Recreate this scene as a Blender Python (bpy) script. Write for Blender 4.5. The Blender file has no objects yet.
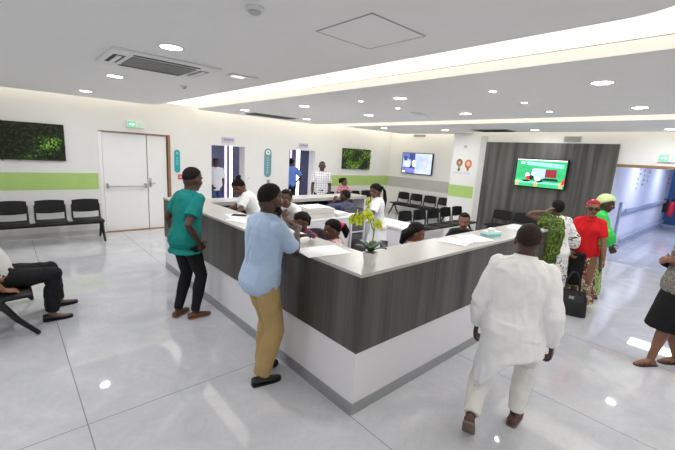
import bpy, bmesh, math, random
from mathutils import Vector, Matrix, noise
random.seed(7)
SC = bpy.context.scene
COL = SC.collection
PI = math.pi
def R(a): return math.radians(a)
def V(*a): return Vector(a)

# ------------------------------------------------------------------ materials
MATS = {}
def lin(c):
    c = c/255.0
    return c/12.92 if c <= .04045 else ((c+.055)/1.055)**2.4
def rgb(r, g, b): return (lin(r), lin(g), lin(b), 1)
class NT:
    def __init__(s, name):
        s.m = bpy.data.materials.new(name); s.m.use_nodes = True
        s.t = s.m.node_tree; s.b = s.t.nodes['Principled BSDF']; s.l = s.t.links.new
    def n(s, typ, **kw):
        x = s.t.nodes.new(typ)
        for k, v in kw.items():
            if k in x.inputs: x.inputs[k].default_value = v
            else: setattr(x, k, v)
        return x
    def coord(s, scale=(1, 1, 1), out='Object'):
        c = s.n('ShaderNodeTexCoord'); m = s.n('ShaderNodeMapping')
        m.inputs['Scale'].default_value = scale
        s.l(c.outputs[out], m.inputs['Vector']); return m.outputs['Vector']
    def ramp(s, fac, stops, interp='LINEAR'):
        r = s.n('ShaderNodeValToRGB'); r.color_ramp.interpolation = interp
        e = r.color_ramp.elements
        while len(e) < len(stops): e.new(.5)
        for i, (p, c) in enumerate(stops): e[i].position = p; e[i].color = c
        s.l(fac, r.inputs['Fac']); return r.outputs['Color']
    def noise(s, vec, scale=5, detail=3, dist=0):
        x = s.n('ShaderNodeTexNoise', Scale=scale, Detail=detail, Distortion=dist)
        s.l(vec, x.inputs['Vector']); return x.outputs['Fac']
    def bump(s, h, strength=.2, dist=.01):
        b = s.n('ShaderNodeBump', Strength=strength, Distance=dist)
        s.l(h, b.inputs['Height']); s.l(b.outputs['Normal'], s.b.inputs['Normal'])
def mat(name, c, rough=.5, metal=0, var=.06, scale=6, bump=0, bscale=60, spec=.5):
    """plain surface: a base colour with slight procedural mottling"""
    if name in MATS: return MATS[name]
    k = NT(name); v = k.coord()
    f = k.noise(v, scale, 3)
    lo = tuple(max(0, x*(1-var)) for x in c[:3])+(1,); hi = tuple(min(1, x*(1+var)) for x in c[:3])+(1,)
    k.l(k.ramp(f, [(.3, lo), (.7, hi)]), k.b.inputs['Base Color'])
    k.b.inputs['Roughness'].default_value = rough; k.b.inputs['Metallic'].default_value = metal
    k.b.inputs['Specular IOR Level'].default_value = spec
    if bump: k.bump(k.noise(v, bscale, 2), bump, .004)
    MATS[name] = k.m; return k.m
def fabric(name, c, rough=.85, var=.1, weave=True):
    if name in MATS: return MATS[name]
    k = NT(name); v = k.coord()
    f = k.noise(v, 4, 4)
    lo = tuple(x*(1-var) for x in c[:3])+(1,); hi = tuple(min(1, x*(1+var)) for x in c[:3])+(1,)
    k.l(k.ramp(f, [(.3, lo), (.7, hi)]), k.b.inputs['Base Color'])
    k.b.inputs['Roughness'].default_value = rough
    k.b.inputs['Specular IOR Level'].default_value = .25
    k.bump(k.noise(v, 14, 3, 1.2), .25, .02)
    MATS[name] = k.m; return k.m
def check(name, c1, c2, scale=14, c3=None, w=.5):
    """woven check or plaid: bands along two axes"""
    if name in MATS: return MATS[name]
    k = NT(name); v = k.coord()
    sep = k.n('ShaderNodeSeparateXYZ'); k.l(v, sep.inputs[0])
    def band(o, sc, th):
        a = k.n('ShaderNodeMath', operation='MULTIPLY'); k.l(o, a.inputs[0]); a.inputs[1].default_value = sc
        b = k.n('ShaderNodeMath', operation='FRACT'); k.l(a.outputs[0], b.inputs[0])
        d = k.n('ShaderNodeMath', operation='LESS_THAN'); k.l(b.outputs[0], d.inputs[0]); d.inputs[1].default_value = th
        return d.outputs[0]
    by = band(sep.outputs['Y'], scale, w); bz = band(sep.outputs['Z'], scale, w)
    ad = k.n('ShaderNodeMath', operation='ADD'); k.l(by, ad.inputs[0]); k.l(bz, ad.inputs[1])
    hf = k.n('ShaderNodeMath', operation='MULTIPLY'); k.l(ad.outputs[0], hf.inputs[0]); hf.inputs[1].default_value = .5
    mid = c3 or tuple((a+b)/2 for a, b in zip(c1, c2))
    k.l(k.ramp(hf.outputs[0], [(0, c1), (.4, mid), (.9, c2)], 'CONSTANT'), k.b.inputs['Base Color'])
    k.b.inputs['Roughness'].default_value = .85
    MATS[name] = k.m; return k.m
def blotch(name, cols, scale=12, dist=1.5):
    """printed fabric with random patches"""
    if name in MATS: return MATS[name]
    k = NT(name); v = k.coord()
    f = k.noise(v, scale, 2, dist)
    n = len(cols)
    k.l(k.ramp(f, [(.3+.4*i/n, c) for i, c in enumerate(cols)], 'CONSTANT'), k.b.inputs['Base Color'])
    k.b.inputs['Roughness'].default_value = .85
    MATS[name] = k.m; return k.m
def emit(name, c, s):
    if name in MATS: return MATS[name]
    k = NT(name)
    k.b.inputs['Base Color'].default_value = c
    k.b.inputs['Emission Color'].default_value = c; k.b.inputs['Emission Strength'].default_value = s
    k.b.inputs['Roughness'].default_value = .4
    MATS[name] = k.m; return k.m
def laminate(name, dark, light, rough=.35):
    k = NT(name); c = k.n('ShaderNodeTexCoord')
    sep = k.n('ShaderNodeSeparateXYZ'); k.l(c.outputs['Object'], sep.inputs[0])
    a = k.n('ShaderNodeMath', operation='ADD'); k.l(sep.outputs['X'], a.inputs[0]); k.l(sep.outputs['Y'], a.inputs[1])
    cb = k.n('ShaderNodeCombineXYZ'); k.l(a.outputs[0], cb.inputs['X'])
    zz = k.n('ShaderNodeMath', operation='MULTIPLY'); k.l(sep.outputs['Z'], zz.inputs[0]); zz.inputs[1].default_value = .03
    k.l(zz.outputs[0], cb.inputs['Z'])
    f1 = k.noise(cb.outputs[0], 7, 2); f2 = k.noise(cb.outputs[0], 45, 3)
    mx = k.n('ShaderNodeMath', operation='MULTIPLY_ADD'); k.l(f2, mx.inputs[0]); mx.inputs[1].default_value = .35
    k.l(f1, mx.inputs[2])
    k.l(k.ramp(mx.outputs[0], [(.45, dark), (.62, tuple((p+q)/2 for p, q in zip(dark, light))), (.86, light)]), k.b.inputs['Base Color'])
    k.b.inputs['Roughness'].default_value = rough
    MATS[name] = k.m; return k.m
def marble():
    k = NT('polished marble tile'); v = k.coord()
    f = k.noise(v, 1.3, 8, 2.2); f2 = k.noise(v, 3.4, 9, 3.0)
    base = k.ramp(f, [(.32, rgb(188, 189, 196)), (.5, rgb(194, 195, 201)), (.62, rgb(200, 200, 205)), (.74, rgb(208, 208, 210))])
    b2 = k.ramp(f2, [(.36, (1, 1, 1, 1)), (.46, (.965, .965, .97, 1)), (.5, (.93, .93, .94, 1)), (.54, (.98, .98, .985, 1)), (.64, (1, 1, 1, 1))])
    mx = k.n('ShaderNodeMix', data_type='RGBA', blend_type='MULTIPLY'); mx.inputs[0].default_value = .9
    k.l(base, mx.inputs[6]); k.l(b2, mx.inputs[7])
    sep = k.n('ShaderNodeSeparateXYZ'); k.l(v, sep.inputs[0])
    def joint(o, off, hp):
        a = k.n('ShaderNodeMath', operation='SUBTRACT'); k.l(o, a.inputs[0]); a.inputs[1].default_value = off
        b = k.n('ShaderNodeMath', operation='WRAP'); k.l(a.outputs[0], b.inputs[0]); b.inputs[1].default_value = hp; b.inputs[2].default_value = -hp
        d = k.n('ShaderNodeMath', operation='ABSOLUTE'); k.l(b.outputs[0], d.inputs[0])
        e = k.n('ShaderNodeMath', operation='LESS_THAN'); k.l(d.outputs[0], e.inputs[0]); e.inputs[1].default_value = .004
        return e.outputs[0]
    jx = joint(sep.outputs['X'], .3, .78); jy = joint(sep.outputs['Y'], 2.85, 3.5)
    j = k.n('ShaderNodeMath', operation='MAXIMUM'); k.l(jx, j.inputs[0]); k.l(jy, j.inputs[1])
    m2 = k.n('ShaderNodeMix', data_type='RGBA'); k.l(j.outputs[0], m2.inputs[0]); k.l(mx.outputs[2], m2.inputs[6])
    m2.inputs[7].default_value = rgb(138, 139, 145)
    k.l(m2.outputs[2], k.b.inputs['Base Color'])
    k.b.inputs['Roughness'].default_value = .03; k.b.inputs['IOR'].default_value = 1.5
    return k.m

WHITE = mat('white wall paint', rgb(229, 229, 227), .6, var=.01)
CEIL = mat('matt white ceiling paint', rgb(246, 245, 244), .8, var=.01)
GREEN = mat('light green wall paint', rgb(172, 203, 118), .55, var=.03)
GREY_STRIPE = mat('grey wall paint', rgb(186, 186, 184), .55, var=.02)
DOORW = mat('white door lacquer', rgb(240, 240, 240), .35, var=.01)
WOOD = mat('brown wood trim', rgb(150, 114, 84), .5, var=.15, scale=20)
CHROME = mat('brushed steel', rgb(190, 190, 192), .3, .9, var=.04, scale=30)
ALU = mat('brushed aluminium kick plate', rgb(168, 170, 173), .38, .55, var=.05, scale=25)
MARBLE = marble()
ZEBRA = laminate('grey brown striped laminate', rgb(38, 36, 35), rgb(88, 84, 80), .32)
PANELWOOD = laminate('dark grey striped wall panel', rgb(50, 49, 48), rgb(104, 101, 97), .45)
TOP = mat('light grey counter laminate', rgb(180, 177, 173), .3, var=.03, scale=30)
BASEW = mat('satin white panel', rgb(226, 225, 230), .35, var=.01)
BLACK = mat('black plastic', rgb(20, 20, 22), .5, var=.15, spec=.3)
BLKMET = mat('black painted metal', rgb(26, 26, 28), .35, .3, var=.1)
DKGREY = mat('dark grey fabric', rgb(72, 74, 80), .8, var=.12, scale=30)
WPLAST = mat('white plastic', rgb(235, 235, 235), .4, var=.01)
PAPER = mat('white paper', rgb(246, 246, 248), .7, var=.01)
LAMP = emit('downlight lens', (1, .98, 1, 1), 26)
SLOT = emit('white luminous ceiling', (1, .95, .80, 1), 1.55)
WASH = emit('warm cove strip', (1, .93, .78, 1), 2.5)

# ------------------------------------------------------------------ mesh helpers
class MB:
    def __init__(s): s.v = []; s.f = []; s.m = []; s.cur = 0
    def add(s, vs, fs):
        o = len(s.v); s.v += [Vector(x) for x in vs]
        s.f += [tuple(i+o for i in f) for f in fs]; s.m += [s.cur]*len(fs); return s
    def box(s, a, b, M=None, bev=0):
        x0, y0, z0 = a; x1, y1, z1 = b
        if bev > 0:
            bm = bmesh.new(); bmesh.ops.create_cube(bm, size=1)
            for v in bm.verts: v.co = V((v.co.x+.5)*(x1-x0)+x0, (v.co.y+.5)*(y1-y0)+y0, (v.co.z+.5)*(z1-z0)+z0)
            bmesh.ops.bevel(bm, geom=bm.edges[:], offset=bev, segments=2, affect='EDGES', profile=.5)
            bm.verts.index_update()
            vs = [v.co.copy() for v in bm.verts]; fs = [tuple(v.index for v in f.verts) for f in bm.faces]; bm.free()
        else:
            vs = [V(x0, y0, z0), V(x1, y0, z0), V(x1, y1, z0), V(x0, y1, z0), V(x0, y0, z1), V(x1, y0, z1), V(x1, y1, z1), V(x0, y1, z1)]
            fs = [(0, 3, 2, 1), (4, 5, 6, 7), (0, 1, 5, 4), (1, 2, 6, 5), (2, 3, 7, 6), (3, 0, 4, 7)]
        if M is not None: vs = [M @ v for v in vs]
        return s.add(vs, fs)
    def loft(s, rings, cap=True):
        n = len(rings[0]); vs = [p for r in rings for p in r]; fs = []
        for i in range(len(rings)-1):
            for j in range(n):
                a = i*n+j; b = i*n+(j+1) % n
                fs.append((a, b, b+n, a+n))
        if cap:
            fs.append(tuple(reversed(range(n)))); fs.append(tuple(range((len(rings)-1)*n, len(rings)*n)))
        return s.add(vs, fs)
    def tube(s, pts, rad, seg=10, round_=True, flat=1.0, side=None):
        """tapered tube through points; hemispherical ends when round_"""
        pts = [Vector(p) for p in pts]
        if not hasattr(rad, '__len__'): rad = [rad]*len(pts)
        P = []; Rr = []; T = []
        n = len(pts)
        tang = []
        for i in range(n):
            t = (pts[min(i+1, n-1)]-pts[max(i-1, 0)])
            tang.append(t.normalized() if t.length > 1e-9 else V(0, 0, 1))
        if round_:
            for a in (80, 55, 28): P.append(pts[0]-tang[0]*rad[0]*math.sin(R(a))); Rr.append(rad[0]*math.cos(R(a))); T.append(tang[0])
        for i in range(n): P.append(pts[i]); Rr.append(rad[i]); T.append(tang[i])
        if round_:
            for a in (28, 55, 80): P.append(pts[-1]+tang[-1]*rad[-1]*math.sin(R(a))); Rr.append(rad[-1]*math.cos(R(a))); T.append(tang[-1])
        u = side
        if u is None: u = V(0, 0, 1) if abs(T[0].z) < .9 else V(1, 0, 0)
        rings = []
        for p, r, t in zip(P, Rr, T):
            a = t.cross(u)
            if a.length < 1e-6: a = t.cross(V(.3, .9, .2))
            a.normalize(); b = a.cross(t).normalized(); u = b
            rings.append([p+a*(r*flat*math.cos(2*PI*j/seg))+b*(r*math.sin(2*PI*j/seg)) for j in range(seg)])
        return s.loft(rings)
    def ell(s, c, r, M=None, seg=16, rin=10):
        c = Vector(c); rings = []
        if not hasattr(r, '__len__'): r = (r, r, r)
        for i in range(1, rin):
            th = PI*i/rin
            ring = []
            for j in range(seg):
                ph = 2*PI*j/seg
                d = V(r[0]*math.sin(th)*math.cos(ph), r[1]*math.sin(th)*math.sin(ph), -r[2]*math.cos(th))
                ring.append(c+(M @ d if M is not None else d))
            rings.append(ring)
        return s.loft(rings)
    def prism(s, poly, z0, z1):
        n = len(poly)
        vs = [V(x, y, z0) for x, y in poly]+[V(x, y, z1) for x, y in poly]
        fs = [tuple(reversed(range(n))), tuple(range(n, 2*n))]+[(i, (i+1) % n, (i+1) % n+n, i+n) for i in range(n)]
        return s.add(vs, fs)
    def disc(s, c, r, seg=24, h=.004, axis='z'):
        ring = lambda o: [Vector(c)+(V(r*math.cos(2*PI*j/seg), r*math.sin(2*PI*j/seg), o) if axis == 'z' else
                          V(o, r*math.cos(2*PI*j/seg), r*math.sin(2*PI*j/seg)) if axis == 'x' else
                          V(r*math.cos(2*PI*j/seg), o, -r*math.sin(2*PI*j/seg))) for j in range(seg)]
        return s.loft([ring(0), ring(h)])
    def mesh(s, name, mats, smooth=False):
        me = bpy.data.meshes.new(name)
        me.from_pydata([tuple(v) for v in s.v], [], s.f)
        for m in (mats if isinstance(mats, (list, tuple)) else [mats]): me.materials.append(m)
        me.polygons.foreach_set('material_index', s.m)
        if smooth: me.polygons.foreach_set('use_smooth', [True]*len(me.polygons))
        me.update(); return me
    def build(s, name, mats, parent=None, smooth=False, loc=None, rotz=None, fix=False):
        me = s.mesh(name, mats, smooth)
        if fix:
            bm = bmesh.new(); bm.from_mesh(me); bmesh.ops.recalc_face_normals(bm, faces=bm.faces); bm.to_mesh(me); bm.free()
        o = bpy.data.objects.new(name, me); COL.objects.link(o)
        if parent is not None: o.parent = parent
        if loc is not None: o.location = loc
        if rotz is not None: o.rotation_euler.z = rotz
        return o
def tag(o, label, cat, group=None):
    o['label'] = label; o['category'] = cat
    if group: o['group'] = group
    return o
def thing(name, label, cat, loc=(0, 0, 0), rotz=0, group=None):
    o = bpy.data.objects.new(name, None); COL.objects.link(o)
    o.empty_display_size = .1
    o.location = loc; o.rotation_euler = (0, 0, rotz); return tag(o, label, cat, group)
def struct(o): o['kind'] = 'structure'; return o
def dup(root, loc=None, rotz=None, label=None, group=None):
    r = root.copy(); COL.objects.link(r)
    if loc is not None: r.location = loc
    if rotz is not None: r.rotation_euler = (0, 0, rotz)
    if label: r['label'] = label
    if group: r['group'] = group
    for ch in list(root.children):
        c = ch.copy(); COL.objects.link(c); c.parent = r
        for g in list(ch.children):
            d = g.copy(); COL.objects.link(d); d.parent = c
    return r
def light(name, typ, loc, energy, size=.2, rot=(0, 0, 0), color=(1, 1, 1), sizey=None, shape=None, parent=None):
    l = bpy.data.lights.new(name, typ); l.energy = energy; l.color = color
    if typ == 'AREA':
        l.shape = shape or ('RECTANGLE' if sizey else 'DISK'); l.size = size
        if sizey: l.size_y = sizey
    o = bpy.data.objects.new(name, l); COL.objects.link(o); o.location = loc; o.rotation_euler = rot
    if parent: o.parent = parent
    return o

# ------------------------------------------------------------------ the room
def S(name, mb, m, **k): return struct(mb.build(name, m, **k))
YD = 9.28      # door wall plane
XT = 10.85     # wall with the left television
XP = 10.0      # wall with the dark panel
S('floor', MB().box((-5, -4, -.1), (20, 13, 0)), MARBLE)
# door wall with door recess and two passages
dw = MB()
for x0, x1, z0, z1 in ((-5, 1.53, 0, 3.25), (1.53, 2.95, 2.19, 3.25), (2.95, 3.97, 0, 3.25), (3.97, 4.9, 2.03, 3.25), (4.9, 6.34, 0, 3.25),
                       (6.34, 7.31, 2.04, 3.25), (7.31, 11.2, 0, 3.25)):
    dw.box((x0, YD, z0), (x1, YD+.32, z1))
S('wall_back', dw, WHITE)
S('wall_left', MB().box((-5.2, -4, 0), (-5, 9.6, 3.25)), WHITE)
S('wall_front', MB().box((-5.2, -4.2, 0), (20, -4, 3.25)), WHITE)
S('wall_right', MB().box((XT, 6.13, 0), (XT+.2, YD, 3.25)), WHITE)
wr = MB()
wr.box((XP, 5.27, 0), (XT+.2, 6.13, 3.25)); wr.box((XP, 2.1, 0), (XP+.2, 5.27, 3.25))
wr.box((XP, .3, 2.13), (XP+.2, 2.1, 3.25)); wr.box((XP, -4, 0), (XP+.2, .3, 3.25))
S('wall_pillar', wr, WHITE)
# painted stripes
S('trim_1', MB().box((-5, YD-.003, .96), (1.49, YD, 1.30)), GREEN)
S('trim_2', MB().box((7.42, YD-.003, .95), (XT, YD, 1.30)), GREEN)
S('trim_3', MB().box((XT-.003, 6.13, .93), (XT, YD-.003, 1.30)), GREY_STRIPE)
S('trim_4', MB().box((XP-.003, 5.33, .96), (XP, 6.13, 1.30)), GREEN)
S('trim_5', MB().box((XP-.03, 5.09, 0), (XP, 5.27, 2.72)), mat('pale grey edge trim', rgb(206, 205, 203), .5, var=.02))
S('trim_6', MB().box((XP-.045, 2.08, .0), (XP, 5.09, 2.56)), PANELWOOD)
S('trim_7', MB().box((XP-.02, .3, 2.08), (XP+.22, 2.1, 2.14)), WOOD)
S('baseboard_back', MB().box((-5, YD-.015, 0), (1.47, YD, .09)).box((3.0, YD-.015, 0), (3.97, YD, .09)).box((4.9, YD-.015, 0), (6.34, YD, .09)).box((7.31, YD-.015, 0), (XT, YD, .09)), mat('light grey skirting', rgb(205, 204, 203), .4, var=.02))
S('baseboard_right', MB().box((XT-.015, 6.13, 0), (XT, YD-.015, .09)).box((XP-.015, 5.27, 0), (XP, 6.13, .09)), mat('light grey skirting', rgb(205, 204, 203), .4, var=.02))
S('trim_8', MB().box((1.47, YD-.02, 0), (3.0, YD+.1, .02)), WOOD)
# double door
d = MB().box((1.60, YD+.04, .02), (2.46, YD+.09, 2.16)); door = S('door_1', d, DOORW)
S('door_2', MB().box((2.48, YD+.04, .02), (2.89, YD+.09, 2.16)), DOORW)
fr = MB()
fr.box((2.915, YD-.02, 0), (2.965, YD+.1, 2.17)); fr.box((1.53, YD-.01, 2.17), (2.965, YD+.1, 2.195))
S('trim_13', MB().box((1.52, YD-.01, 0), (1.585, YD+.1, 2.17)), DOORW)
S('trim_9', fr, WOOD)
MB().tube([(1.66, YD-.03, 1.02), (2.40, YD-.03, 1.02)], .014).build('push_bar', CHROME, door, True)
for x in (1.65, 2.41): MB().box((x-.018, YD-.045, .97), (x+.018, YD+.04, 1.08), bev=.006).build('bar_mount', CHROME, door)
dh = MB().box((2.50, YD+.02, 1.0), (2.54, YD+.04, 1.2)); dh.tube([(2.52, YD, 1.08), (2.62, YD-.01, 1.08)], .011)
dh.build('door_handle', CHROME, bpy.data.objects['door_2'], True)
# passages behind the door wall
PW = mat('blue grey passage wall', rgb(132, 134, 156), .5, var=.08, scale=2)
PWD = mat('dark slate glazing', rgb(76, 78, 92), .15, var=.12, scale=3)
pc = MB()
pc.box((3.0, 12.2, 0), (10.4, 12.4, 2.6)); pc.box((2.8, YD+.32, 0), (3.0, 12.4, 2.6)); pc.box((10.4, YD+.32, 0), (10.6, 12.4, 2.6))
S('wall_passage', pc, PW)
S('ceiling_passage', MB().box((2.8, YD+.32, 2.45), (10.6, 12.4, 2.6)), WHITE)
for i, (x0, x1) in enumerate(((5.0, 5.6), (5.98, 6.4), (8.1, 8.55), (8.85, 9.5))):
    S('window_%d' % (i+1), MB().box((x0, 12.14, .1), (x1, 12.2, 2.2)), PWD)
TUBE = emit('violet white wall light', (.86, .82, 1, 1), 5)
TUBE2 = emit('violet dim wall light', (.62, .5, 1, 1), 1.6)
for (x, w, m, lab) in ((5.68, .035, TUBE2, 'dim violet strip light in the left passage'), (5.88, .045, TUBE, 'bright white vertical strip light in the left passage'),
                       (8.36, .03, TUBE2, 'pale violet strip light behind the man in the right passage'), (8.7, .075, TUBE, 'bright white vertical strip light in the right passage')):
    t = thing('strip_light', lab, 'light', (x, 12.13, .2))
    MB().box((-w-.015, 0, 0), (w+.015, .06, 2.15)).build('housing', CHROME, t)
    MB().box((-w, -.02, .02), (w, 0, 2.13)).build('diffuser', m, t)
light('passage light', 'AREA', (5.2, 10.9, 2.42), 55, 1.6, color=(.88, .85, 1), sizey=.6)
light('passage light', 'AREA', (8.1, 10.7, 2.42), 55, 1.6, color=(.88, .85, 1), sizey=.6)
# right hand corridor
CW = mat('pale blue corridor wall', rgb(216, 218, 234), .4, var=.03, scale=2)
S('wall_corridor_left', MB().box((XP+.2, 2.1, 0), (18.6, 2.3, 2.6)), CW)
S('wall_corridor_right', MB().box((XP+.2, -.6, 0), (20, -.4, 2.6)), mat('steel blue corridor wall', rgb(86, 118, 160), .3, var=.08, scale=1.5))
S('wall_corridor_end', MB().box((19.6, -.4, 0), (19.8, 6, 2.6)), mat('deep blue corridor wall', rgb(52, 84, 130), .3, var=.1, scale=1.5))
S('ceiling_corridor', MB().box((XP+.2, -.6, 2.5), (20, 6, 2.6)), WHITE)
light('corridor light', 'AREA', (12.2, .9, 2.46), 75, .5, color=(.84, .88, 1), sizey=1.2)
light('corridor light', 'AREA', (15.6, .9, 2.46), 75, .5, color=(.84, .88, 1), sizey=1.2)
light('corridor light', 'AREA', (18.9, 3.2, 2.46), 40, .5, color=(.7, .8, 1), sizey=1.2)
S('trim_10', MB().box((XP+.05, 1.2, .0), (XP+.2, 2.1, .003)), mat('grey threshold strip', rgb(160, 163, 172), .3))
for z, lab in ((1.02, 'upper grey handrail along the pale corridor wall'), (.24, 'lower grey bumper rail along the pale corridor wall')):
    t = thing('handrail', lab, 'handrail', (11.5, 2.1, z))
    MB().box((0, -.085, -.06), (7.0, -.05, .06), bev=.012).build('rail', mat('grey blue rail', rgb(150, 158, 182), .4), t)
    for k in range(5): MB().box((.3+1.6*k, -.05, -.03), (.38+1.6*k, 0, .03)).build('bracket', CHROME, t)
S('trim_11', MB().box((11.1, 2.06, .0), (11.22, 2.1, 1.25)), mat('grey blue rail', rgb(150, 158, 182), .4))

# ------------------------------------------------------------------ ceiling
S('ceiling', MB().box((-5, -4, 3.25), (20, 9.6, 3.4)), CEIL)
def rounded(x0, y0, x1, y1, r, corners):
    poly = []
    for (cx, cy, a0, key) in ((x0, y0, 180, 'a'), (x1, y0, 270, 'b'), (x1, y1, 0, 'c'), (x0, y1, 90, 'd')):
        if key in corners:
            ox = cx+(r if cx == x0 else -r); oy = cy+(r if cy == y0 else -r)
            for k in range(13): a = R(a0+90*k/12); poly.append((ox+r*math.cos(a), oy+r*math.sin(a)))
        else: poly.append((cx, cy))
    return poly
S('ceiling_left', MB().prism(rounded(-5, .26, 2.56, 8.97, .36, 'bc'), 2.8, 2.89), CEIL, fix=True)
S('ceiling_middle', MB().prism(rounded(3.32, -4, 6.88, 8.74, .3, 'd'), 2.8, 2.89), CEIL, fix=True)
S('ceiling_right', MB().box((7.58, -4, 2.8), (9.72, 8.3, 2.89)).box((9.72, 5.6, 2.8), (10.35, 8.3, 2.89)), CEIL)
S('ceiling_behind', MB().box((-5, -4, 2.8), (2.56, -.5, 2.89)), CEIL)
# recessed luminous slots and coves
def slot(lab, x0, y0, x1, y1, m, z=3.06):
    o = MB().box((x0, y0, z), (x1, y1, z+.03)).build('ceiling_light', m); tag(o, lab, 'ceiling light'); return o
slot('wide white luminous ceiling slot running over the left arm of the counter', 2.57, -3.9, 3.315, 9.1, SLOT, 2.895)
slot('thin white luminous ceiling slot nearest the television walls', 6.885, -3.9, 7.575, 8.75, SLOT, 2.895)
slot('warm cove light above the double door and chairs', -4.9, 8.98, 2.34, 9.26, WASH, 3.0)
slot('warm cove light above the passages and framed greenery', 3.46, 8.78, 10.8, 9.26, WASH, 3.0)
slot('warm cove light above the television with the blue picture', 10.4, 6.2, 10.83, 8.77, WASH, 3.0)
slot('warm cove light above the dark striped wall panel', 9.76, -3.9, 9.98, 5.5, WASH, 3.0)
slot('white luminous ceiling slot crossing behind the rounded ceiling corner', -4.9, -.48, 2.555, .20, SLOT, 2.895)

# ------------------------------------------------------------------ downlights and ceiling fittings
def downlight(x, y, lab, r=.085, grp=None, e=16):
    t = thing('downlight', lab, 'downlight', (x, y, 2.8), 0, grp)
    rim = MB(); n = 28
    for (ra, rb, za, zb) in ((r, r+.022, -.006, -.006), (r+.022, r+.024, -.006, 0)):
        rim.add([V(ra*math.cos(2*PI*j/n), ra*math.sin(2*PI*j/n), za) for j in range(n)]+[V(rb*math.cos(2*PI*j/n), rb*math.sin(2*PI*j/n), zb) for j in range(n)],
                [(j, (j+1) % n, (j+1) % n+n, j+n) for j in range(n)])
    rim.build('rim', WPLAST, t)
    MB().disc((0, 0, -.005), r, 24, .004).build('lens', LAMP, t)
    if e: light('downlight beam', 'AREA', (0, 0, -.02), e, r*1.6, parent=t)
    return t
downlight(1.14, 3.47, 'round downlight between the hatch and the ceiling cassette')
downlight(1.15, 5.62, 'round downlight just beyond the left ceiling cassette')
downlight(1.16, 7.87, 'round downlight nearest the double door')
for (x, y, lab) in ((4.25, 1.12, 'large round downlight nearest the camera at upper right'), (4.14, 3.44, 'round downlight above the middle of the counter island'),
                    (4.09, 5.58, 'round downlight above the rear counter beside the wide slot'), (3.95, 7.5, 'round downlight close to the left passage'),
                    (6.08, 1.14, 'second large downlight at upper right, next to the thin slot'), (5.95, 3.48, 'round downlight above the right arm of the counter'),
                    (5.56, 5.39, 'round downlight above the seated man at the rear counter'), (5.71, 7.65, 'round downlight at the end of the dark ceiling grille'),
                    (9.15, 1.2, 'round downlight in front of the corridor opening'), (9.17, 3.57, 'round downlight in front of the dark striped wall panel'),
                    (8.99, 5.82, 'round downlight in front of the pillar'), (8.21, 7.32, 'round downlight near the framed greenery corner')):
    downlight(x, y, lab)
for (x, y, lab) in ((4.21, 2.16, 'small spot nearest the upper right downlight'), (5.15, 2.19, 'small spot, middle of the three over the right counter arm'),
                    (6.12, 2.22, 'small spot, nearest the thin slot of the right three'), (4.1, 4.16, 'small spot beside the wide slot over the island'),
                    (4.95, 4.14, 'small spot in the middle of the island ceiling')):
    downlight(x, y, lab, .038, None, 3)
# unseen lamps without fittings, added to light the hall outside the view
for x, y in ((-1.2, 3.4), (-1.2, 5.8), (-1.2, 1.2), (1.2, -1.8), (-2, -1.8), (4.2, -1.6), (6.1, -1.4), (-3.4, 3.5), (-3.4, 7)):
    light('hall fill light', 'AREA', (x, y, 2.79), 18, .2)

GREYV = mat('grey vent mesh', rgb(150, 150, 148), .6, var=.05); VDARK = mat('dark vent opening', rgb(52, 52, 54), .7)
def cassette(lab, loc, rz, sx, sy, dark=False):
    t = thing('air_conditioner', lab, 'air conditioner', loc, rz)
    MB().box((-sx, -sy, -.022), (sx, sy, 0), bev=.008).build('panel', WPLAST, t)
    g = MB()
    n = 16
    for k in range(n): y = -sy*.55+k*sy*1.1/n; g.box((-sx*.6, y, -.034), (sx*.6, y+sy*.036, -.022))
    g.box((-sx*.6, -sy*.55, -.026), (sx*.6, sy*.55, -.0225)); g.build('intake_grille', GREYV, t)
    MB().box((-sx*.62, -sy*.8, -.025), (sx*.62, -sy*.68, -.0215)).build('air_slot', VDARK, t)
    MB().box((-sx*.62, sy*.68, -.025), (sx*.62, sy*.8, -.0215)).build('air_slot', VDARK, t)
    for s in (-1, 1):
        f = MB(); f.box((s*sx*.8-.05, -sy*.5, -.025), (s*sx*.8+.05, sy*.5, -.0215)); f.build('air_slot', VDARK if s < 0 else GREYV, t)
        MB().box((s*sx*.8-.02, -sy*.45, -.034), (s*sx*.8+.02, sy*.45, -.0255)).build('louvre', WPLAST, t)
    return t
cassette('white ceiling cassette air conditioner with grey grille at upper left', (1.29, 4.32, 2.8), 0, .5, .42)
def grille(lab, x0, y0, x1, y1):
    t = thing('ceiling_grille', lab, 'grille', ((x0+x1)/2, (y0+y1)/2, 2.8)); w = (x1-x0)/2; h = (y1-y0)/2
    MB().box((-w, -h, -.016), (w, h, 0)).build('frame', mat('grey grille frame', rgb(170, 170, 170), .5), t)
    g = MB(); n = 12
    for k in range(n): g.box((-w*.94, -h*.9+k*h*1.8/n, -.026), (w*.94, -h*.9+k*h*1.8/n+.03, -.016))
    g.build('slat', VDARK, t)
    return t
grille('long dark ceiling grille above the passages', 4.3, 7.75, 5.5, 8.2)
grille('dark ceiling grille before the pillar', 8.85, 4.1, 9.45, 5.0)
def detector(lab, x, y, r=.055):
    t = thing('smoke_detector', lab, 'smoke detector', (x, y, 2.8))
    MB().tube([(0, 0, 0), (0, 0, -.02)], [r, r*.95], 20, False).build('base', WPLAST, t, True)
    MB().ell((0, 0, -.022), (r*.7, r*.7, .02)).build('sensor', mat('grey detector dome', rgb(190, 190, 190), .4), t, True)
detector('white smoke detector near the top edge of the ceiling', 1.16, 2.1)
detector('small smoke detector between cassette and wide slot', 1.97, 5.52, .045)
e = thing('emergency_light', 'flat emergency light between the cassette and the wide slot', 'emergency light', (2.11, 4.06, 2.8))
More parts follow.
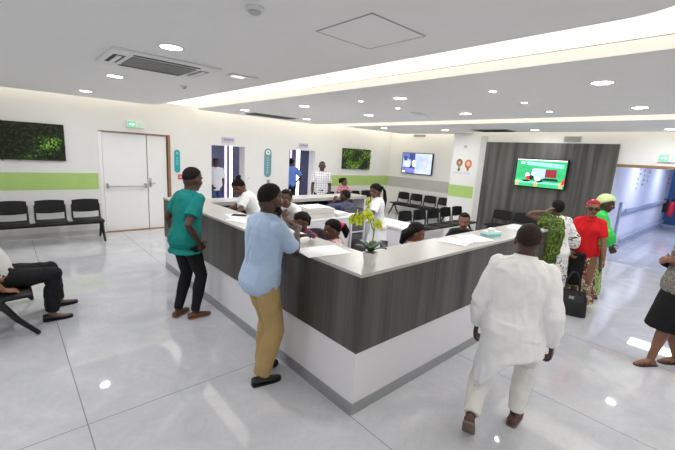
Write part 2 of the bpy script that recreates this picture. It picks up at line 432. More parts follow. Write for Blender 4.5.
MB().box((-.16, -.07, -.02), (.16, .07, 0), bev=.006).build('housing', WPLAST, e)
MB().box((-.13, -.045, -.024), (.0, .045, -.0205)).build('lens', emit('emergency lens', (.85, .85, 1, 1), 1.2), e)
sp = thing('ceiling_strip', 'short pale ceiling fitting between the small spots and thin slot', 'ceiling fitting', (5.77, 4.25, 2.8))
MB().box((-.28, -.05, -.02), (.28, .05, 0), bev=.006).build('housing', WPLAST, sp)
MB().box((-.24, -.03, -.024), (.24, .03, -.0205)).build('lens', mat('clear lens', rgb(245, 245, 245), .2), sp)
hatch = MB(); HM = mat('grey hatch joint', rgb(150, 150, 150), .7)
x0, y0, x1, y1 = 1.64, 1.62, 2.16, 2.14
for a, b in (((x0, y0), (x0+.01, y1)), ((x1-.0012, y0), (x1, y1)), ((x0, y0), (x1, y0+.01)), ((x0, y1-.0012), (x1, y1))):
    hatch.box((a[0], a[1], 2.797), (b[0], b[1], 2.8))
h = struct(hatch.build('trim_12', HM))

# ------------------------------------------------------------------ counter
CH = 1.16; CX = 1.85; CY = 1.75; XE = 5.45; YE = 6.2; DP = .46
rc = thing('reception_counter', 'long L-shaped reception counter with dark striped front and white base', 'counter', (CX, CY, 0))
def L_(z0, z1, off, w, m, name, x1=XE, y1=YE):
    """an L along +X and +Y from the outer corner, inset by off, w deep"""
    a = off; X1 = x1-CX; Y1 = y1-CY
    poly = [(a, a), (X1, a), (X1, a+w), (a+w, a+w), (a+w, Y1), (a, Y1)]
    return MB().prism(poly, z0, z1).build(name, m, rc)
L_(1.135, CH, 0, DP, TOP, 'worktop')
MB().prism([(.012, .012), (XE-CX, .012), (XE-CX, .1), (.012, .1)], .53, 1.135).build('front_panel', ZEBRA, rc)
MB().prism([(.012, .1), (.1, .1), (.1, YE-CY), (.012, YE-CY)], .53, 1.135).build('front_panel', ZEBRA, rc)
L_(.1, .53, .02, .1, BASEW, 'base_panel')
L_(0, .1, .016, .1, ALU, 'kick_plate')
MB().box((XE-CX-.05, .1, 0), (XE-CX-.012, .44, 1.135)).build('end_panel', ZEBRA, rc)
MB().box((.1, YE-CY-.05, 0), (.45, YE-CY-.012, 1.135)).build('end_panel', ZEBRA, rc)
# inner desk
dk = thing('desk', 'white lower desk behind the left counter arm', 'desk', (CX, CY, 0))
MB().box((.12, .9, .71), (.8, 3.75, .74)).build('desktop', TOP, dk)
for y in (.95, 2.3, 3.7): MB().box((.12, y-.02, 0), (.75, y+.02, .71)).build('side_panel', BASEW, dk)
dk = thing('desk', 'white lower desk behind the right counter arm', 'desk', (CX, CY, 0))
MB().box((.12, .12, .71), (3.3, .62, .74)).build('desktop', TOP, dk)
for x in (.6, 1.9, 3.25): MB().box((x-.02, .12, 0), (x+.02, .58, .71)).build('side_panel', BASEW, dk)
# rear counter
bc = thing('rear_counter', 'rear reception counter with thick white top below the passages', 'counter', (2.36, 5.75, 0))
MB().box((0, 0, 1.05), (3.7, .5, 1.11)).build('worktop', TOP, bc)
MB().box((0, .42, .1), (3.7, .48, 1.05)).build('back_panel', ZEBRA, bc)
MB().box((0, .02, 0), (.05, .42, 1.05)).build('end_panel', BASEW, bc); MB().box((3.65, .02, 0), (3.7, .42, 1.05)).build('end_panel', BASEW, bc)
MB().box((1.2, .05, 0), (1.24, .42, 1.05)).build('divider', CHROME, bc)
MB().box((0.05, -.1, .70), (3.6, .42, .74)).build('desktop', TOP, bc)
# white return on the far side
wd = thing('low_counter', 'low white counter closing the far side of the island', 'counter', (5.3, 4.0, 0))
MB().box((0, 0, .71), (.58, 1.3, .75), bev=.004).build('worktop', mat('glossy white top', rgb(248, 248, 250), .25, var=.01), wd)
MB().box((.03, .02, .08), (.55, 1.28, .71)).build('carcass', BASEW, wd)
MB().box((.05, .04, 0), (.53, 1.26, .08)).build('kick_plate', ALU, wd)
# storage cabinet with open shelves
GLW = mat('glossy white top', rgb(248, 248, 250), .25, var=.01)
cb = thing('storage_cabinet', 'low white cabinet carrying a printer behind the seated receptionists', 'cabinet', (3.62, 4.76, 0))
MB().box((0, .02, .06), (1.0, .5, .87)).build('carcass', BASEW, cb)
MB().box((-.01, 0, .87), (1.01, .51, .9), bev=.004).build('top', GLW, cb)
MB().box((.03, .03, 0), (.97, .48, .06)).build('plinth', ALU, cb)
for x in (.01, .505):
    d = MB().box((x, .0, .08), (x+.485, .018, .86), bev=.003).build('door', mat('pale grey cabinet door', rgb(216, 216, 218), .35, var=.01), cb)
    MB().tube([(x+.04+.4*(x < .3), -.022, .62), (x+.04+.4*(x < .3), -.022, .74)], .006, 8).build('handle', CHROME, d, True)
su = thing('shelf_unit', 'narrow white open shelf unit with grey boxes behind the orchid', 'shelf', (4.70, 4.80, 0))
MB().box((0, 0, 0), (.025, .36, .86)).box((.345, 0, 0), (.37, .36, .86)).box((.025, .34, 0), (.345, .36, .86)).box((.025, 0, 0), (.345, .34, .05)).build('carcass', BASEW, su)
MB().box((-.005, -.005, .86), (.375, .365, .88)).build('top', GLW, su)
for z in (.29, .57): MB().box((.025, .005, z), (.345, .34, z+.022)).build('shelf', BASEW, su)
for z, hgt, lab in ((.051, .2, 'bottom'), (.313, .23, 'middle'), (.593, .25, 'top')):
    o = MB().box((4.74, 4.82, z), (5.03, 5.10, z+hgt), bev=.01).build('storage_box', mat('dark grey box', rgb(84, 86, 92), .6)); tag(o, 'dark grey storage box on the %s shelf of the open shelf unit' % lab, 'box')
# ------------------------------------------------------------------ waiting benches
def make_bench(lab, loc, rz, n, pitch=.575, group=None):
    """beam seating facing local -Y, origin at the middle of the beam on the floor"""
    t = thing('waiting_bench', lab, 'bench', loc, rz, group)
    W = n*pitch
    MB().box((-W/2+.02, -.045, .33), (W/2-.02, .045, .40), bev=.008).build('beam', BLKMET, t)
    for s in (-1, 1):
        x = s*(W/2-.06)
        f = MB()
        f.tube([(x, -.01, .38), (x, -.12, .20), (x, -.27, .022)], [.034, .028, .022], 8)
        f.tube([(x, .01, .38), (x, .10, .20), (x, .23, .022)], [.034, .028, .022], 8)
        f.build('leg', BLKMET, t, True)
    for k in range(n):
        x = -W/2+pitch*(k+.5)
        s = MB(); rings = []
        for y, z, th in ((-.26, .415, .012), (-.245, .44, .03), (-.1, .437, .034), (.06, .43, .034), (.17, .432, .03), (.20, .44, .012)):
            rings.append([V(x-.235, y, z-th), V(x+.235, y, z-th), V(x+.242, y, z-th/2), V(x+.235, y, z), V(x, y, z-.008), V(x-.235, y, z), V(x-.242, y, z-th/2)])
        s.loft(rings).build('seat', BLACK, t, True, fix=True)
        b = MB(); rings = []
        m = 9
        for i in range(m):
            u = -1+2*i/(m-1); bx = x+u*.228; cy = .235-.035*abs(u)**2
            tp = .80-.012*u*u
            rings.append([V(bx, cy-.012, .545+.02*u*u), V(bx, cy+.01, .545+.02*u*u), V(bx, cy+.026+.025, tp), V(bx, cy+.025, tp)])
        b.loft(rings).build('backrest', BLACK, t, False, fix=True)
        for q in (-1, 1):
            g = MB(); bx = x+q*.232
            g.tube([(bx, -.02, .41), (bx, .17, .41), (bx, .205, .46), (bx, .225, .70)], [.016, .017, .018, .014], 8)
            g.build('side_frame', BLKMET, t, True)
    return t
make_bench('black waiting bench under the framed greenery left of the double door', (.32, 8.72, 0), 0, 4, .575)
make_bench('black waiting bench under the framed greenery right of the passages', (8.6, 8.80, 0), 0, 4, .58)
make_bench('black waiting bench along the wall below the picture television', (10.42, 7.45, 0), R(-90), 4, .56)
make_bench('black waiting bench across the floor beyond the low white counter', (7.95, 5.0, 0), 0, 5, .56)
make_bench('black waiting bench against the dark striped panel', (9.52, 3.45, 0), R(-90), 4, .56)
make_bench('black waiting bench with the seated man at left edge', (-.14, 5.15, 0), R(90), 2, .6)

# ------------------------------------------------------------------ framed greenery
def green_wall(lab, x0, x1, z0, z1, seed, dark):
    rnd = random.Random(seed)
    t = thing('plant_frame', lab, 'plant picture', ((x0+x1)/2, YD, z0))
    w = (x1-x0)/2; h = z1-z0
    MB().box((-w, -.05, 0), (w, 0, h), bev=.004).build('backing', mat('dark moss backing', rgb(34, 46, 22), .9, var=.4, scale=9), t)
    cols = [mat('deep green leaf', rgb(38, 66, 24), .6, var=.35), mat('dark bronze leaf', rgb(44, 46, 30), .7, var=.3), mat('mid green leaf', rgb(74, 116, 34), .6, var=.3), mat('bright green leaf', rgb(128, 172, 58), .55, var=.25)]
    L = MB()
    for k in range(900):
        x = rnd.uniform(-w+.02, w-.02); z = rnd.uniform(.02, h-.02)
        nv = noise.noise(V(x*2.2+seed, z*3, seed)); pick = nv+rnd.uniform(-.25, .25)
        cx_ = math.exp(-(((x-w*.55)/.28)**2+((z-h*.38)/.22)**2)) if dark else .25
        pick += cx_*.5-(.3 if dark else 0)
        L.cur = 1 if pick < -.15 else 0 if pick < .12 else 2 if pick < .38 else 3
        a = rnd.uniform(0, 2*PI); s_ = rnd.uniform(.03, .075); dz = rnd.uniform(-.6, .2)
        d = V(math.cos(a), -rnd.uniform(.2, .9), math.sin(a)+dz).normalized(); sd = d.cross(V(0, -1, .2)).normalized()
        p = V(x, -.05, z)
        L.add([p, p+d*s_*.5+sd*s_*.33, p+d*s_+V(0, 0, -.01), p+d*s_*.5-sd*s_*.33], [(0, 1, 2, 3)])
    o = L.build('foliage', cols, t); o['kind'] = 'stuff'
    return t
green_wall('framed panel of dark dense greenery above the chairs at far left', -.75, .95, 1.54, 2.24, 3, True)
green_wall('framed panel of mid green foliage right of the passages', 8.44, 9.76, 1.52, 2.20, 8, False)

# ------------------------------------------------------------------ televisions
def tv(lab, y0, y1, z0, z1, X):
    t = thing('television', lab, 'television', (X-.02, (y0+y1)/2, z0))
    w = (y1-y0)/2; h = z1-z0
    MB().box((-.06, -w, 0), (0, w, h), bev=.006).build('housing', BLACK, t)
    MB().box((0, -.2, h*.3), (.02, .2, h*.7)).build('wall_mount', BLKMET, t)
    return t, w, h
# the picture lies on the screen: u runs left to right as seen, v bottom to top
def picture(t, w, h, base, shapes):
    b = .022; s = MB(); mats = [base]
    def quad(pts, d):
        s.add([V(-.0605-d, (w-b)-(2*(w-b))*u, b+(h-2*b)*v) for u, v in pts], [tuple(range(len(pts)))])
    quad([(0, 0), (1, 0), (1, 1), (0, 1)], 0)
    for i, (m, pts) in enumerate(shapes):
        if m not in mats: mats.append(m)
        s.cur = mats.index(m); quad(pts, .0004+.00005*i)
    s.build('screen', mats, t)
def rect(a, b, c, d): return [(a, b), (c, b), (c, d), (a, d)]
def oval(x, y, rx, ry, n=14): return [(x+rx*math.cos(2*PI*k/n), y+ry*math.sin(2*PI*k/n)) for k in range(n)]
def em(name, r, g, b, s=1.0): return emit(name, rgb(r, g, b), s*1.35)
def screen_base(name, stops, scale):
    k = NT(name); v = k.coord(scale); f = k.noise(v, 1.6, 2)
    c = k.ramp(f, stops); k.l(c, k.b.inputs['Emission Color']); k.b.inputs['Base Color'].default_value = (.02, .02, .02, 1)
    k.b.inputs['Emission Strength'].default_value = 1.35; k.b.inputs['Roughness'].default_value = .3
    return k.m
t, w, h = tv('wall television showing a green studio picture on the dark striped panel', 2.98, 4.17, 1.46, 2.17, XP-.045)
gbase = screen_base('green screen picture', [(.3, rgb(30, 190, 110)), (.7, rgb(70, 220, 150))], (1, 1, 2.5))
B = em('screen black', 16, 22, 24); Wt = em('screen white', 235, 240, 245); Or = em('screen orange', 240, 150, 80); Mr = em('screen maroon', 120, 34, 40)
Lv = em('screen lavender', 150, 170, 220); Dg = em('screen dark green', 20, 90, 60); Rd = em('screen red', 190, 40, 50); Lg = em('screen light green', 130, 240, 190)
picture(t, w, h, gbase, [
    (Wt, [(0, .97), (1, .96), (1, 1), (0, 1)]), (Lg, [(.2, .8), (.95, .72), (.95, .86), (.2, .92)]), (Lg, rect(0, .13, 1, .19)), (Wt, rect(.09, .82, .16, .9)),
    (Dg, rect(.3, .24, .88, .3)), (Lv, rect(.36, .32, .61, .68)), (Wt, rect(.34, .4, .37, .64)), (Mr, rect(.61, .37, .83, .66)), (B, rect(.58, .27, .86, .33)),
    (B, oval(.24, .2, .09, .04)), (B, oval(.5, .22, .08, .06)), (Wt, oval(.25, .42, .04, .09)), (Rd, oval(.28, .32, .06, .08)), (B, oval(.34, .34, .05, .08)),
    (Wt, oval(.47, .29, .06, .07)), (Or, [(.02, .02), (.09, .02), (.065, .22), (.045, .22)]), (Or, [(.41, .02), (.48, .02), (.455, .2), (.435, .2)]),
    (Or, [(.9, .02), (.97, .02), (.945, .22), (.925, .22)]), (Rd, [(.95, .12), (1, .16), (1, .38), (.95, .3)])])
t, w, h = tv('wall television showing a pale blue medical picture in the recess', 7.32, 8.61, 1.46, 2.19, XT)
bbase = screen_base('pale blue screen picture', [(.3, rgb(190, 205, 245)), (.65, rgb(235, 240, 255))], (1, 1.2, 1.6))
Nv = em('screen navy', 48, 60, 120); Sl = em('screen slate', 90, 100, 160); Pk = em('screen pink', 235, 190, 200); Vi = em('screen violet', 120, 110, 190); Gy = em('screen dark', 40, 42, 60)
picture(t, w, h, bbase, [
    (Sl, rect(0, .0, .44, 1)), (Lv, rect(.02, .3, .3, .72)), (Nv, rect(.06, .62, .17, .86)), (Nv, rect(.24, .68, .44, .98)), (Wt, rect(.1, .34, .26, .6)), (Vi, rect(.14, .08, .46, .24)),
    (Gy, [(.26, .26), (.36, .26), (.36, .46), (.33, .5)]), (Wt, oval(.42, .5, .07, .17)), (Pk, oval(.45, .58, .03, .1)), (Gy, rect(.38, .24, .46, .3)), (Lv, rect(.48, .2, .6, .7)),
    (Pk, oval(.77, .52, .03, .05)), (Wt, rect(.02, .02, .12, .12))])

# ------------------------------------------------------------------ signs on the walls
def plate(name, lab, cat, loc, size, m, axis='y', bev=.004):
    """a flat sign lying on the wall: axis y faces -Y, axis x faces -X"""
    t = thing(name, lab, cat, loc); a, b = size
    if axis == 'y': MB().box((-a/2, -.018, -b/2), (a/2, 0, b/2), bev=bev).build('board', m, t)
    else: MB().box((-.018, -a/2, -b/2), (0, a/2, b/2), bev=bev).build('board', m, t)
    return t
def mark(t, name, shapes, m, axis='y', d=.0185):
    s = MB()
    for pts in shapes:
        s.add([V(x, -d, z) if axis == 'y' else V(-d, -x, z) for x, z in pts], [tuple(range(len(pts)))])
    return s.build(name, m, t)
def rr(x0, z0, x1, z1): return [(x0, z0), (x1, z0), (x1, z1), (x0, z1)]
def ov(x, z, a, b, n=18): return [(x+a*math.cos(2*PI*k/n), z+b*math.sin(2*PI*k/n)) for k in range(n)]
EXG = emit('exit sign green', rgb(110, 190, 150), .85); EXW = emit('exit sign white', rgb(235, 245, 238), .9)
def exit_sign(lab, loc, axis):
    t = thing('exit_sign', lab, 'exit sign', loc)
    if axis == 'y': MB().box((-.17, -.05, -.075), (.17, 0, .075), bev=.006).build('housing', WPLAST, t)
    else: MB().box((-.05, -.17, -.075), (0, .17, .075), bev=.006).build('housing', WPLAST, t)
    mark(t, 'face', [rr(-.16, -.065, .0, .065)], EXG, axis, .0505)
    mark(t, 'arrow', [rr(-.12, -.014, -.06, .014), [(-.06, -.035), (-.02, 0), (-.06, .035)]], EXW, axis, .0512)
    mark(t, 'running_figure', [ov(.075, .042, .012, .012), [(.05, -.01), (.075, .028), (.09, .022), (.075, -.015)], [(.06, -.01), (.075, -.012), (.05, -.055), (.035, -.05)], [(.07, -.01), (.082, -.02), (.11, -.045), (.1, -.055)], [(.085, .02), (.115, .0), (.112, -.008), (.082, .01)]], EXG, axis, .0512)
    mark(t, 'doorway', [rr(.125, -.055, .135, .055), rr(.15, -.055, .156, .055)], EXG, axis, .0512)
exit_sign('green and white exit sign above the double door', (2.24, YD, 2.37), 'y')
exit_sign('green and white exit sign above the corridor opening', (XP, 1.24, 2.30), 'x')
TEAL = mat('teal sign', rgb(36, 160, 168), .4, var=.05); TEALG = mat('grey teal sign', rgb(104, 150, 158), .4, var=.05)
LIL = mat('pale lilac sign', rgb(196, 190, 214), .4, var=.04); LILD = mat('violet lettering', rgb(122, 112, 158), .5); SW = mat('white lettering', rgb(240, 244, 245), .5)
def capsule(w, h, n=12): return [(w*math.cos(PI*k/n), h-w+w*math.sin(PI*k/n)) for k in range(n+1)]+[(-w*math.cos(PI*k/n), -h+w-w*math.sin(PI*k/n)) for k in range(n+1)]
def pill(name, lab, loc, w, h, m):
    t = thing(name, lab, 'sign', loc)
    p = capsule(w, h); n = len(p)
    MB().add([V(x, -.015, z) for x, z in p]+[V(x, 0, z) for x, z in p], [tuple(range(n)), tuple(reversed(range(n, 2*n)))]+[(i, i+n, (i+1) % n+n, (i+1) % n) for i in range(n)]).build('board', m, t, fix=True)
    return t
t = pill('vertical_sign', 'tall grey teal rounded sign with ring and lettering between the passages', (5.61, YD, 1.63), .11, .40, TEALG)
mark(t, 'ring', [ov(0, .29, .07, .07)], SW, 'y', .0155); mark(t, 'ring_centre', [ov(0, .29, .03, .03)], TEALG, 'y', .0160)
mark(t, 'lettering', [rr(-.035, z, .03+.01*math.sin(z*90), z+.045) for z in (.12, .05, -.02, -.09, -.16, -.23, -.30)], mat('pale sign lettering', rgb(160, 190, 196), .5), 'y', .0155)
t = plate('notice', 'small grey notice under the tall teal sign', 'notice', (5.64, YD, 1.05), (.09, .22), mat('grey notice', rgb(150, 150, 148), .5))
t = pill('vertical_sign', 'slim bright teal rounded sign beside the double door', (3.12, YD, 1.60), .065, .27, TEAL)
mark(t, 'lettering', [ov(0, .19, .03, .03)]+[rr(-.018, z, .018, z+.03) for z in (.06, .01, -.04, -.09)], mat('pale teal lettering', rgb(120, 205, 208), .5), 'y', .0155)
t = plate('fire_call_point', 'small square red alarm box beside the double door', 'alarm box', (3.19, YD, 1.23), (.12, .12), mat('red alarm plastic', rgb(205, 92, 100), .4))
mark(t, 'window', [rr(-.03, -.025, .03, .025)], mat('pale red window', rgb(228, 160, 160), .4), 'y', .0186)
for x, lab in ((4.41, 'small lilac sign above the left passage'), (6.84, 'small lilac sign above the right passage')):
    t = plate('room_sign', lab, 'sign', (x, YD, 2.19), (.34, .13), LIL)
    mark(t, 'lettering', [rr(-.12+.045*k, -.022, -.12+.045*k+.03, .022) for k in range(6)], LILD)
# round stickers on the pillar
t = thing('wall_sticker', 'orange round marker sticker on the white pillar', 'sticker', (XP, 5.58, 1.90))
mark(t, 'disc', [ov(0, .03, .11, .13), [(-.05, -.07), (.05, -.07), (.015, -.18), (-.015, -.18)]], mat('orange sticker', rgb(206, 116, 82), .5), 'x', .004)
mark(t, 'centre', [ov(0, .04, .055, .07)], mat('peach sticker', rgb(240, 190, 150), .5), 'x', .0046)
t = thing('wall_sticker', 'brown and green marker sticker on the white pillar', 'sticker', (XP, 5.86, 1.90))
mark(t, 'disc', [ov(0, .06, .1, .11)], mat('brown sticker', rgb(140, 98, 70), .5), 'x', .004)
mark(t, 'centre', [ov(0, .05, .035, .05)], mat('sand sticker', rgb(214, 180, 140), .5), 'x', .0046)
mark(t, 'stem', [[(-.045, -.04), (.045, -.04), (.03, -.11), (-.03, -.11)]], mat('olive sticker', rgb(150, 160, 80), .5), 'x', .0046)
mark(t, 'base', [rr(-.035, -.19, .035, -.11)], mat('dark green sticker', rgb(60, 90, 66), .5), 'x', .0046)
t = thing('wall_lettering', 'faint lilac lettering under the two round stickers', 'lettering', (XP, 5.75, 1.66))
for k in range(8): mark(t, 'letter', [rr(-.28+.07*k, -.02, -.28+.07*k+.045, .02+.006*(k % 3))], mat('faint lilac print', rgb(205, 202, 218), .5), 'x', .003)
t = plate('wall_sensor', 'small grey sensor on the white pillar above the stickers', 'sensor', (XP, 5.72, 2.42), (.12, .10), mat('grey sensor', rgb(205, 205, 203), .4), 'x')
mark(t, 'eye', [ov(0, 0, .025, .025)], mat('grey sensor eye', rgb(160, 160, 160), .3), 'x', .0186)
def vent(lab, loc, w, h):
    t = thing('wall_vent', lab, 'vent', loc)
    MB().box((-.02, -w/2, -h/2), (0, w/2, h/2)).build('frame', mat('light vent frame', rgb(190, 190, 186), .5), t)
    s = MB()
    for k in range(5): s.box((-.026, -w/2+.02, -h/2+.012+k*(h-.02)/5), (-.02, w/2-.02, -h/2+.012+k*(h-.02)/5+.012))
    s.build('slat', mat('grey vent slat', rgb(138, 138, 136), .5), t)
vent('grey air vent above the dark striped panel', (XP, 3.02, 2.66), .36, .13)
vent('pale air vent above the picture television', (XT, 8.0, 2.78), .5, .08)
t = thing('light_switch', 'white switch on the wall by the left passage', 'switch', (5.02, YD, 1.2)); MB().box((-.04, -.012, -.06), (.04, 0, .06), bev=.003).build('plate', WPLAST, t); MB().box((-.02, -.018, -.03), (.02, -.0125, .03)).build('rocker', mat('grey switch', rgb(205, 205, 205), .4), t)
# fire extinguisher in the corridor
t = thing('fire_extinguisher', 'red fire extinguisher on the far corridor wall', 'fire extinguisher', (17.9, 1.86, .5))
MB().tube([(0, 0, .06), (0, 0, .44)], .1, 14).build('cylinder', mat('red extinguisher', rgb(196, 40, 60), .35), t, True)
MB().tube([(0, 0, .5), (0, 0, .6)], .03, 8).build('valve', BLKMET, t, True); MB().tube([(0, 0, .58), (.02, -.1, .5), (0, -.12, .25)], .015, 6).build('hose', BLKMET, t, True)
MB().box((-.03, .1, .1), (.03, .24, .6)).build('wall_bracket', BLKMET, t)
t = thing('wall_sign', 'small red sign above the fire extinguisher', 'sign', (17.9, 2.1, 1.75)); MB().box((-.12, -.012, -.12), (.12, 0, .12)).build('board', mat('red extinguisher', rgb(196, 40, 60), .35), t); MB().box((-.06, -.014, -.06), (.06, -.0125, .06)).build('symbol', SW, t)
t = thing('wall_lettering', 'slate blue vertical lettering on the corridor wall', 'lettering', (13.3, 2.1, 1.95))
rnd = random.Random(4); sh = []
for c in range(3):
    for k in range(7):
        x = -.7+.62*c+rnd.uniform(-.08, .08); z = -.42+.13*k+.1*c; ww = rnd.uniform(.1, .26)
        sh.append(rr(x, z, x+ww, z+.05))
for q in sh: mark(t, 'letter', [q], mat('slate blue print', rgb(128, 134, 160), .5), 'y', .004)

# ------------------------------------------------------------------ things on the counters
def paper(lab, x, y, z, rz, w=.21, l=.297, n=1, name='paper_sheet', grp=None):
    t = MB()
    for k in range(n):
        a = random.uniform(-.04, .04) if n > 1 else 0
        M = Matrix.Rotation(a, 4, 'Z') @ Matrix.Translation((random.uniform(-.006, .006) if n > 1 else 0, 0, 0))
        t.box((-w/2, -l/2, .0006+k*.0022), (w/2, l/2, .0006+k*.0022+.0018), M)
    o = t.build(name, PAPER, loc=(x, y, z), rotz=rz); tag(o, lab, 'paper', grp); return o
paper('white open sheet on the counter corner before the ponytailed receptionist', 2.02, 2.40, CH, R(80), .3, .42, 2)
paper('white papers on the counter before the dark-jacketed receptionist, left sheet', 3.52, 2.0, CH, R(12), .3, .3, 3, 'paper_stack')
paper('white papers on the counter before the dark-jacketed receptionist, right sheet', 3.86, 1.97, CH, R(-8), .3, .3, 3, 'paper_stack')
paper('white papers on the right end of the counter by the shawled woman', 5.12, 2.0, CH, R(10), .32, .25, 3, 'paper_stack')
paper('white sheet on the left counter arm behind the blue shirted man', 2.05, 3.95, CH, R(20), .21, .3, 2)
paper('white sheet tucked under the black phone on the left counter arm', 2.13, 4.26, CH, R(-12), .21, .28, 1)
t = thing('phone', 'black phone lying on paper on the left counter arm', 'phone', (2.17, 4.24, CH+.0032), R(50))
MB().box((-.04, -.09, 0), (.04, .09, .012), bev=.004).build('body', BLACK, t); MB().box((-.035, -.082, .0121), (.035, .082, .0128)).build('screen', mat('dark phone glass', rgb(18, 18, 24), .1), t)
t = thing('tissue_box', 'teal and white tissue box on the right counter arm', 'tissue box', (4.2, 1.95, CH), R(-14))
MB().box((-.11, -.055, 0), (.11, .055, .03)).build('box_base', mat('teal box print', rgb(120, 196, 196), .5), t)
MB().box((-.11, -.055, .0305), (.11, .055, .062), bev=.003).build('box_lid', mat('pale box print', rgb(220, 236, 236), .5), t)
ts = MB(); ts.loft([[V(-.05, -.01, .061), V(.05, -.01, .061), V(.05, .01, .061), V(-.05, .01, .061)], [V(-.07, -.03, .08), V(.06, -.02, .084), V(.07, .03, .078), V(-.06, .02, .082)], [V(-.02, -.03, .098), V(.03, -.01, .095), V(.02, .03, .098), V(-.03, .01, .096)]])
ts.build('tissue', PAPER, t, True)
# orchid
t = thing('potted_orchid', 'yellow green orchid in a white pot on the counter corner', 'potted plant', (2.11, 1.92, CH), R(20))
def sq(r, z): return [V(-r, -r, z), V(r, -r, z), V(r, r, z), V(-r, r, z)]
MB().loft([sq(.032, 0), sq(.047, .095), sq(.042, .095), sq(.04, .08)]).build('pot', mat('white glazed pot', rgb(226, 224, 218), .3), t)
MB().loft([sq(.039, .08), sq(.038, .088)]).build('soil', mat('dark bark soil', rgb(60, 48, 38), .9, var=.4, scale=60), t)
GL = mat('dark green orchid leaf', rgb(44, 78, 46), .4, var=.2); STM = mat('green stem', rgb(120, 140, 70), .5)
FLW = mat('yellow green petal', rgb(214, 232, 66), .5, var=.1); FLC = mat('orange flower centre', rgb(214, 170, 40), .5)
for a, ln, el in ((10, .13, 1.3), (75, .12, 1.5), (140, .14, 1.1), (200, .13, 1.3), (265, .14, 1.0), (320, .12, 1.6)):
    d = V(math.cos(R(a)), math.sin(R(a)), 0); sd = V(-d.y, d.x, 0); rings = []
    for k in range(7):
        u = k/6; p = V(0, 0, .09)+d*(ln*u)+V(0, 0, ln*el*u*(1-.62*u)); w_ = .032*math.sin(PI*min(.97, .12+.85*u))
        rings.append([p-sd*w_+V(0, 0, .006), p+V(0, 0, -.004), p+sd*w_+V(0, 0, .006), p+V(0, 0, .001)])
    MB().loft(rings).build('leaf', GL, t, True)
Rt = Vector((.7466, -.6626, 0)).normalized()
def lp(rx, z, dep=0):
    z = .11+(z-.11)*.77  # right of the pot, height, depth, in the pot's frame
    p = Rt*rx+Vector((.6626, .7466, 0))*dep
    return Matrix.Rotation(R(-20), 4, 'Z') @ V(p.x, p.y, z)
stem_pts = [lp(.0, .085), lp(.012, .22), lp(.02, .33, .02), lp(.008, .42, .03), lp(-.05, .47, .03), lp(-.12, .47, .02), lp(-.17, .44, 0)]
MB().tube(stem_pts, [.006, .006, .005, .005, .004, .004, .003], 8).build('stem', STM, t, True)
MB().tube([lp(.015, .3, .02), lp(-.02, .42, .03), lp(-.04, .52, .03), lp(-.045, .58, .03)], .004, 8).build('stem', STM, t, True)
rnd = random.Random(11)
def flower(p, s, yaw):
    f = MB(); M = Matrix.Rotation(yaw, 4, 'Z') @ Matrix.Rotation(rnd.uniform(-.5, .5), 4, 'X')
    for k in range(5):
        a = PI/2+2*PI*k/5; pr_ = []
        d = V(math.cos(a), -.12, math.sin(a)); sd = V(-math.sin(a), 0, math.cos(a)); wd = .62 if k in (1, 4) else .42
        for q in range(6):
            u = q/5; w_ = s*wd*math.sin(PI*min(.95, .14+.8*u)); c = d*(s*u)+V(0, -.15*s*u*(1-u), 0)
            pr_.append([c-sd*w_, c+V(0, -.006, 0), c+sd*w_, c+V(0, .002, 0)])
        o = len(f.v); f.loft(pr_)
        for i in range(o, len(f.v)): f.v[i] = M @ f.v[i]+p
    ob = f.build('flower', FLW, t, True)
    c = MB().ell(M @ V(0, -.012, -.005)+p, s*.22, None, 8, 6); c.build('flower_centre', FLC, ob, True)
for (rx, z, dp, s) in ((-.165, .42, 0, .046), (-.13, .46, -.01, .05), (-.085, .44, .02, .05), (-.05, .475, .0, .05), (-.02, .43, .02, .048), (-.11, .40, .0, .042), (.035, .39, .0, .044), (.06, .355, .02, .04), (-.045, .565, .03, .044), (-.05, .61, .03, .034)):
    flower(lp(rx, z, dp), s, R(-10)+rnd.uniform(-.6, .6)+R(0))
# printer, cup, boxes
MACH = mat('off white machine casing', rgb(214, 212, 206), .5, var=.02)
t = thing('printer', 'bulky off white printer on the low white cabinet', 'printer', (3.98, 5.0, .9), R(-90))
MB().box((-.2, -.30, 0), (.2, .30, .08), bev=.01).build('paper_tray', MACH, t); MB().box((-.2, -.30, .083), (.2, .30, .165), bev=.012).build('body', MACH, t)
MB().box((-.19, -.28, .168), (.19, .22, .19), bev=.006).build('lid', mat('white machine lid', rgb(236, 235, 231), .45), t); MB().box((-.206, -.25, .12), (-.2005, .25, .13)).build('slot', mat('grey slot', rgb(150, 148, 144), .6), t)
paper('thick stack of white forms on the low cabinet beside the printer', 4.46, 4.98, .9, R(4), .28, .36, 30, 'paper_stack')
t = thing('cup', 'small white cup on the rear counter', 'cup', (3.35, 5.82, 1.11))
MB().tube([(0, 0, 0), (0, 0, .1)], [.034, .043], 16, False).build('body', WPLAST, t, True); MB().tube([(.042, 0, .075), (.066, 0, .065), (.064, 0, .035), (.039, 0, .025)], .006, 6).build('handle', WPLAST, t, True)
def monitor(lab, loc, rz):
    t = thing('monitor', lab, 'monitor', loc, rz)
    MB().box((-.12, -.08, 0), (.12, .08, .012), bev=.004).build('base', BLACK, t); MB().box((-.02, -.01, .0125), (.02, .01, .12)).build('stand', BLACK, t)
    MB().box((-.24, -.02, .06), (.24, -.0105, .34), bev=.003).build('screen', mat('dark screen glass', rgb(22, 24, 30), .15), t); MB().box((-.25, -.01, .05), (.25, .02, .35), bev=.005).build('housing', BLACK, t)
monitor('black monitor under the rear counter beside the leaning receptionist', (3.05, 5.9, .74), 0)
monitor('black monitor under the rear counter behind the cup', (4.2, 5.9, .74), 0)
monitor('black monitor under the rear counter, rightmost one', (4.95, 5.95, .74), 0)
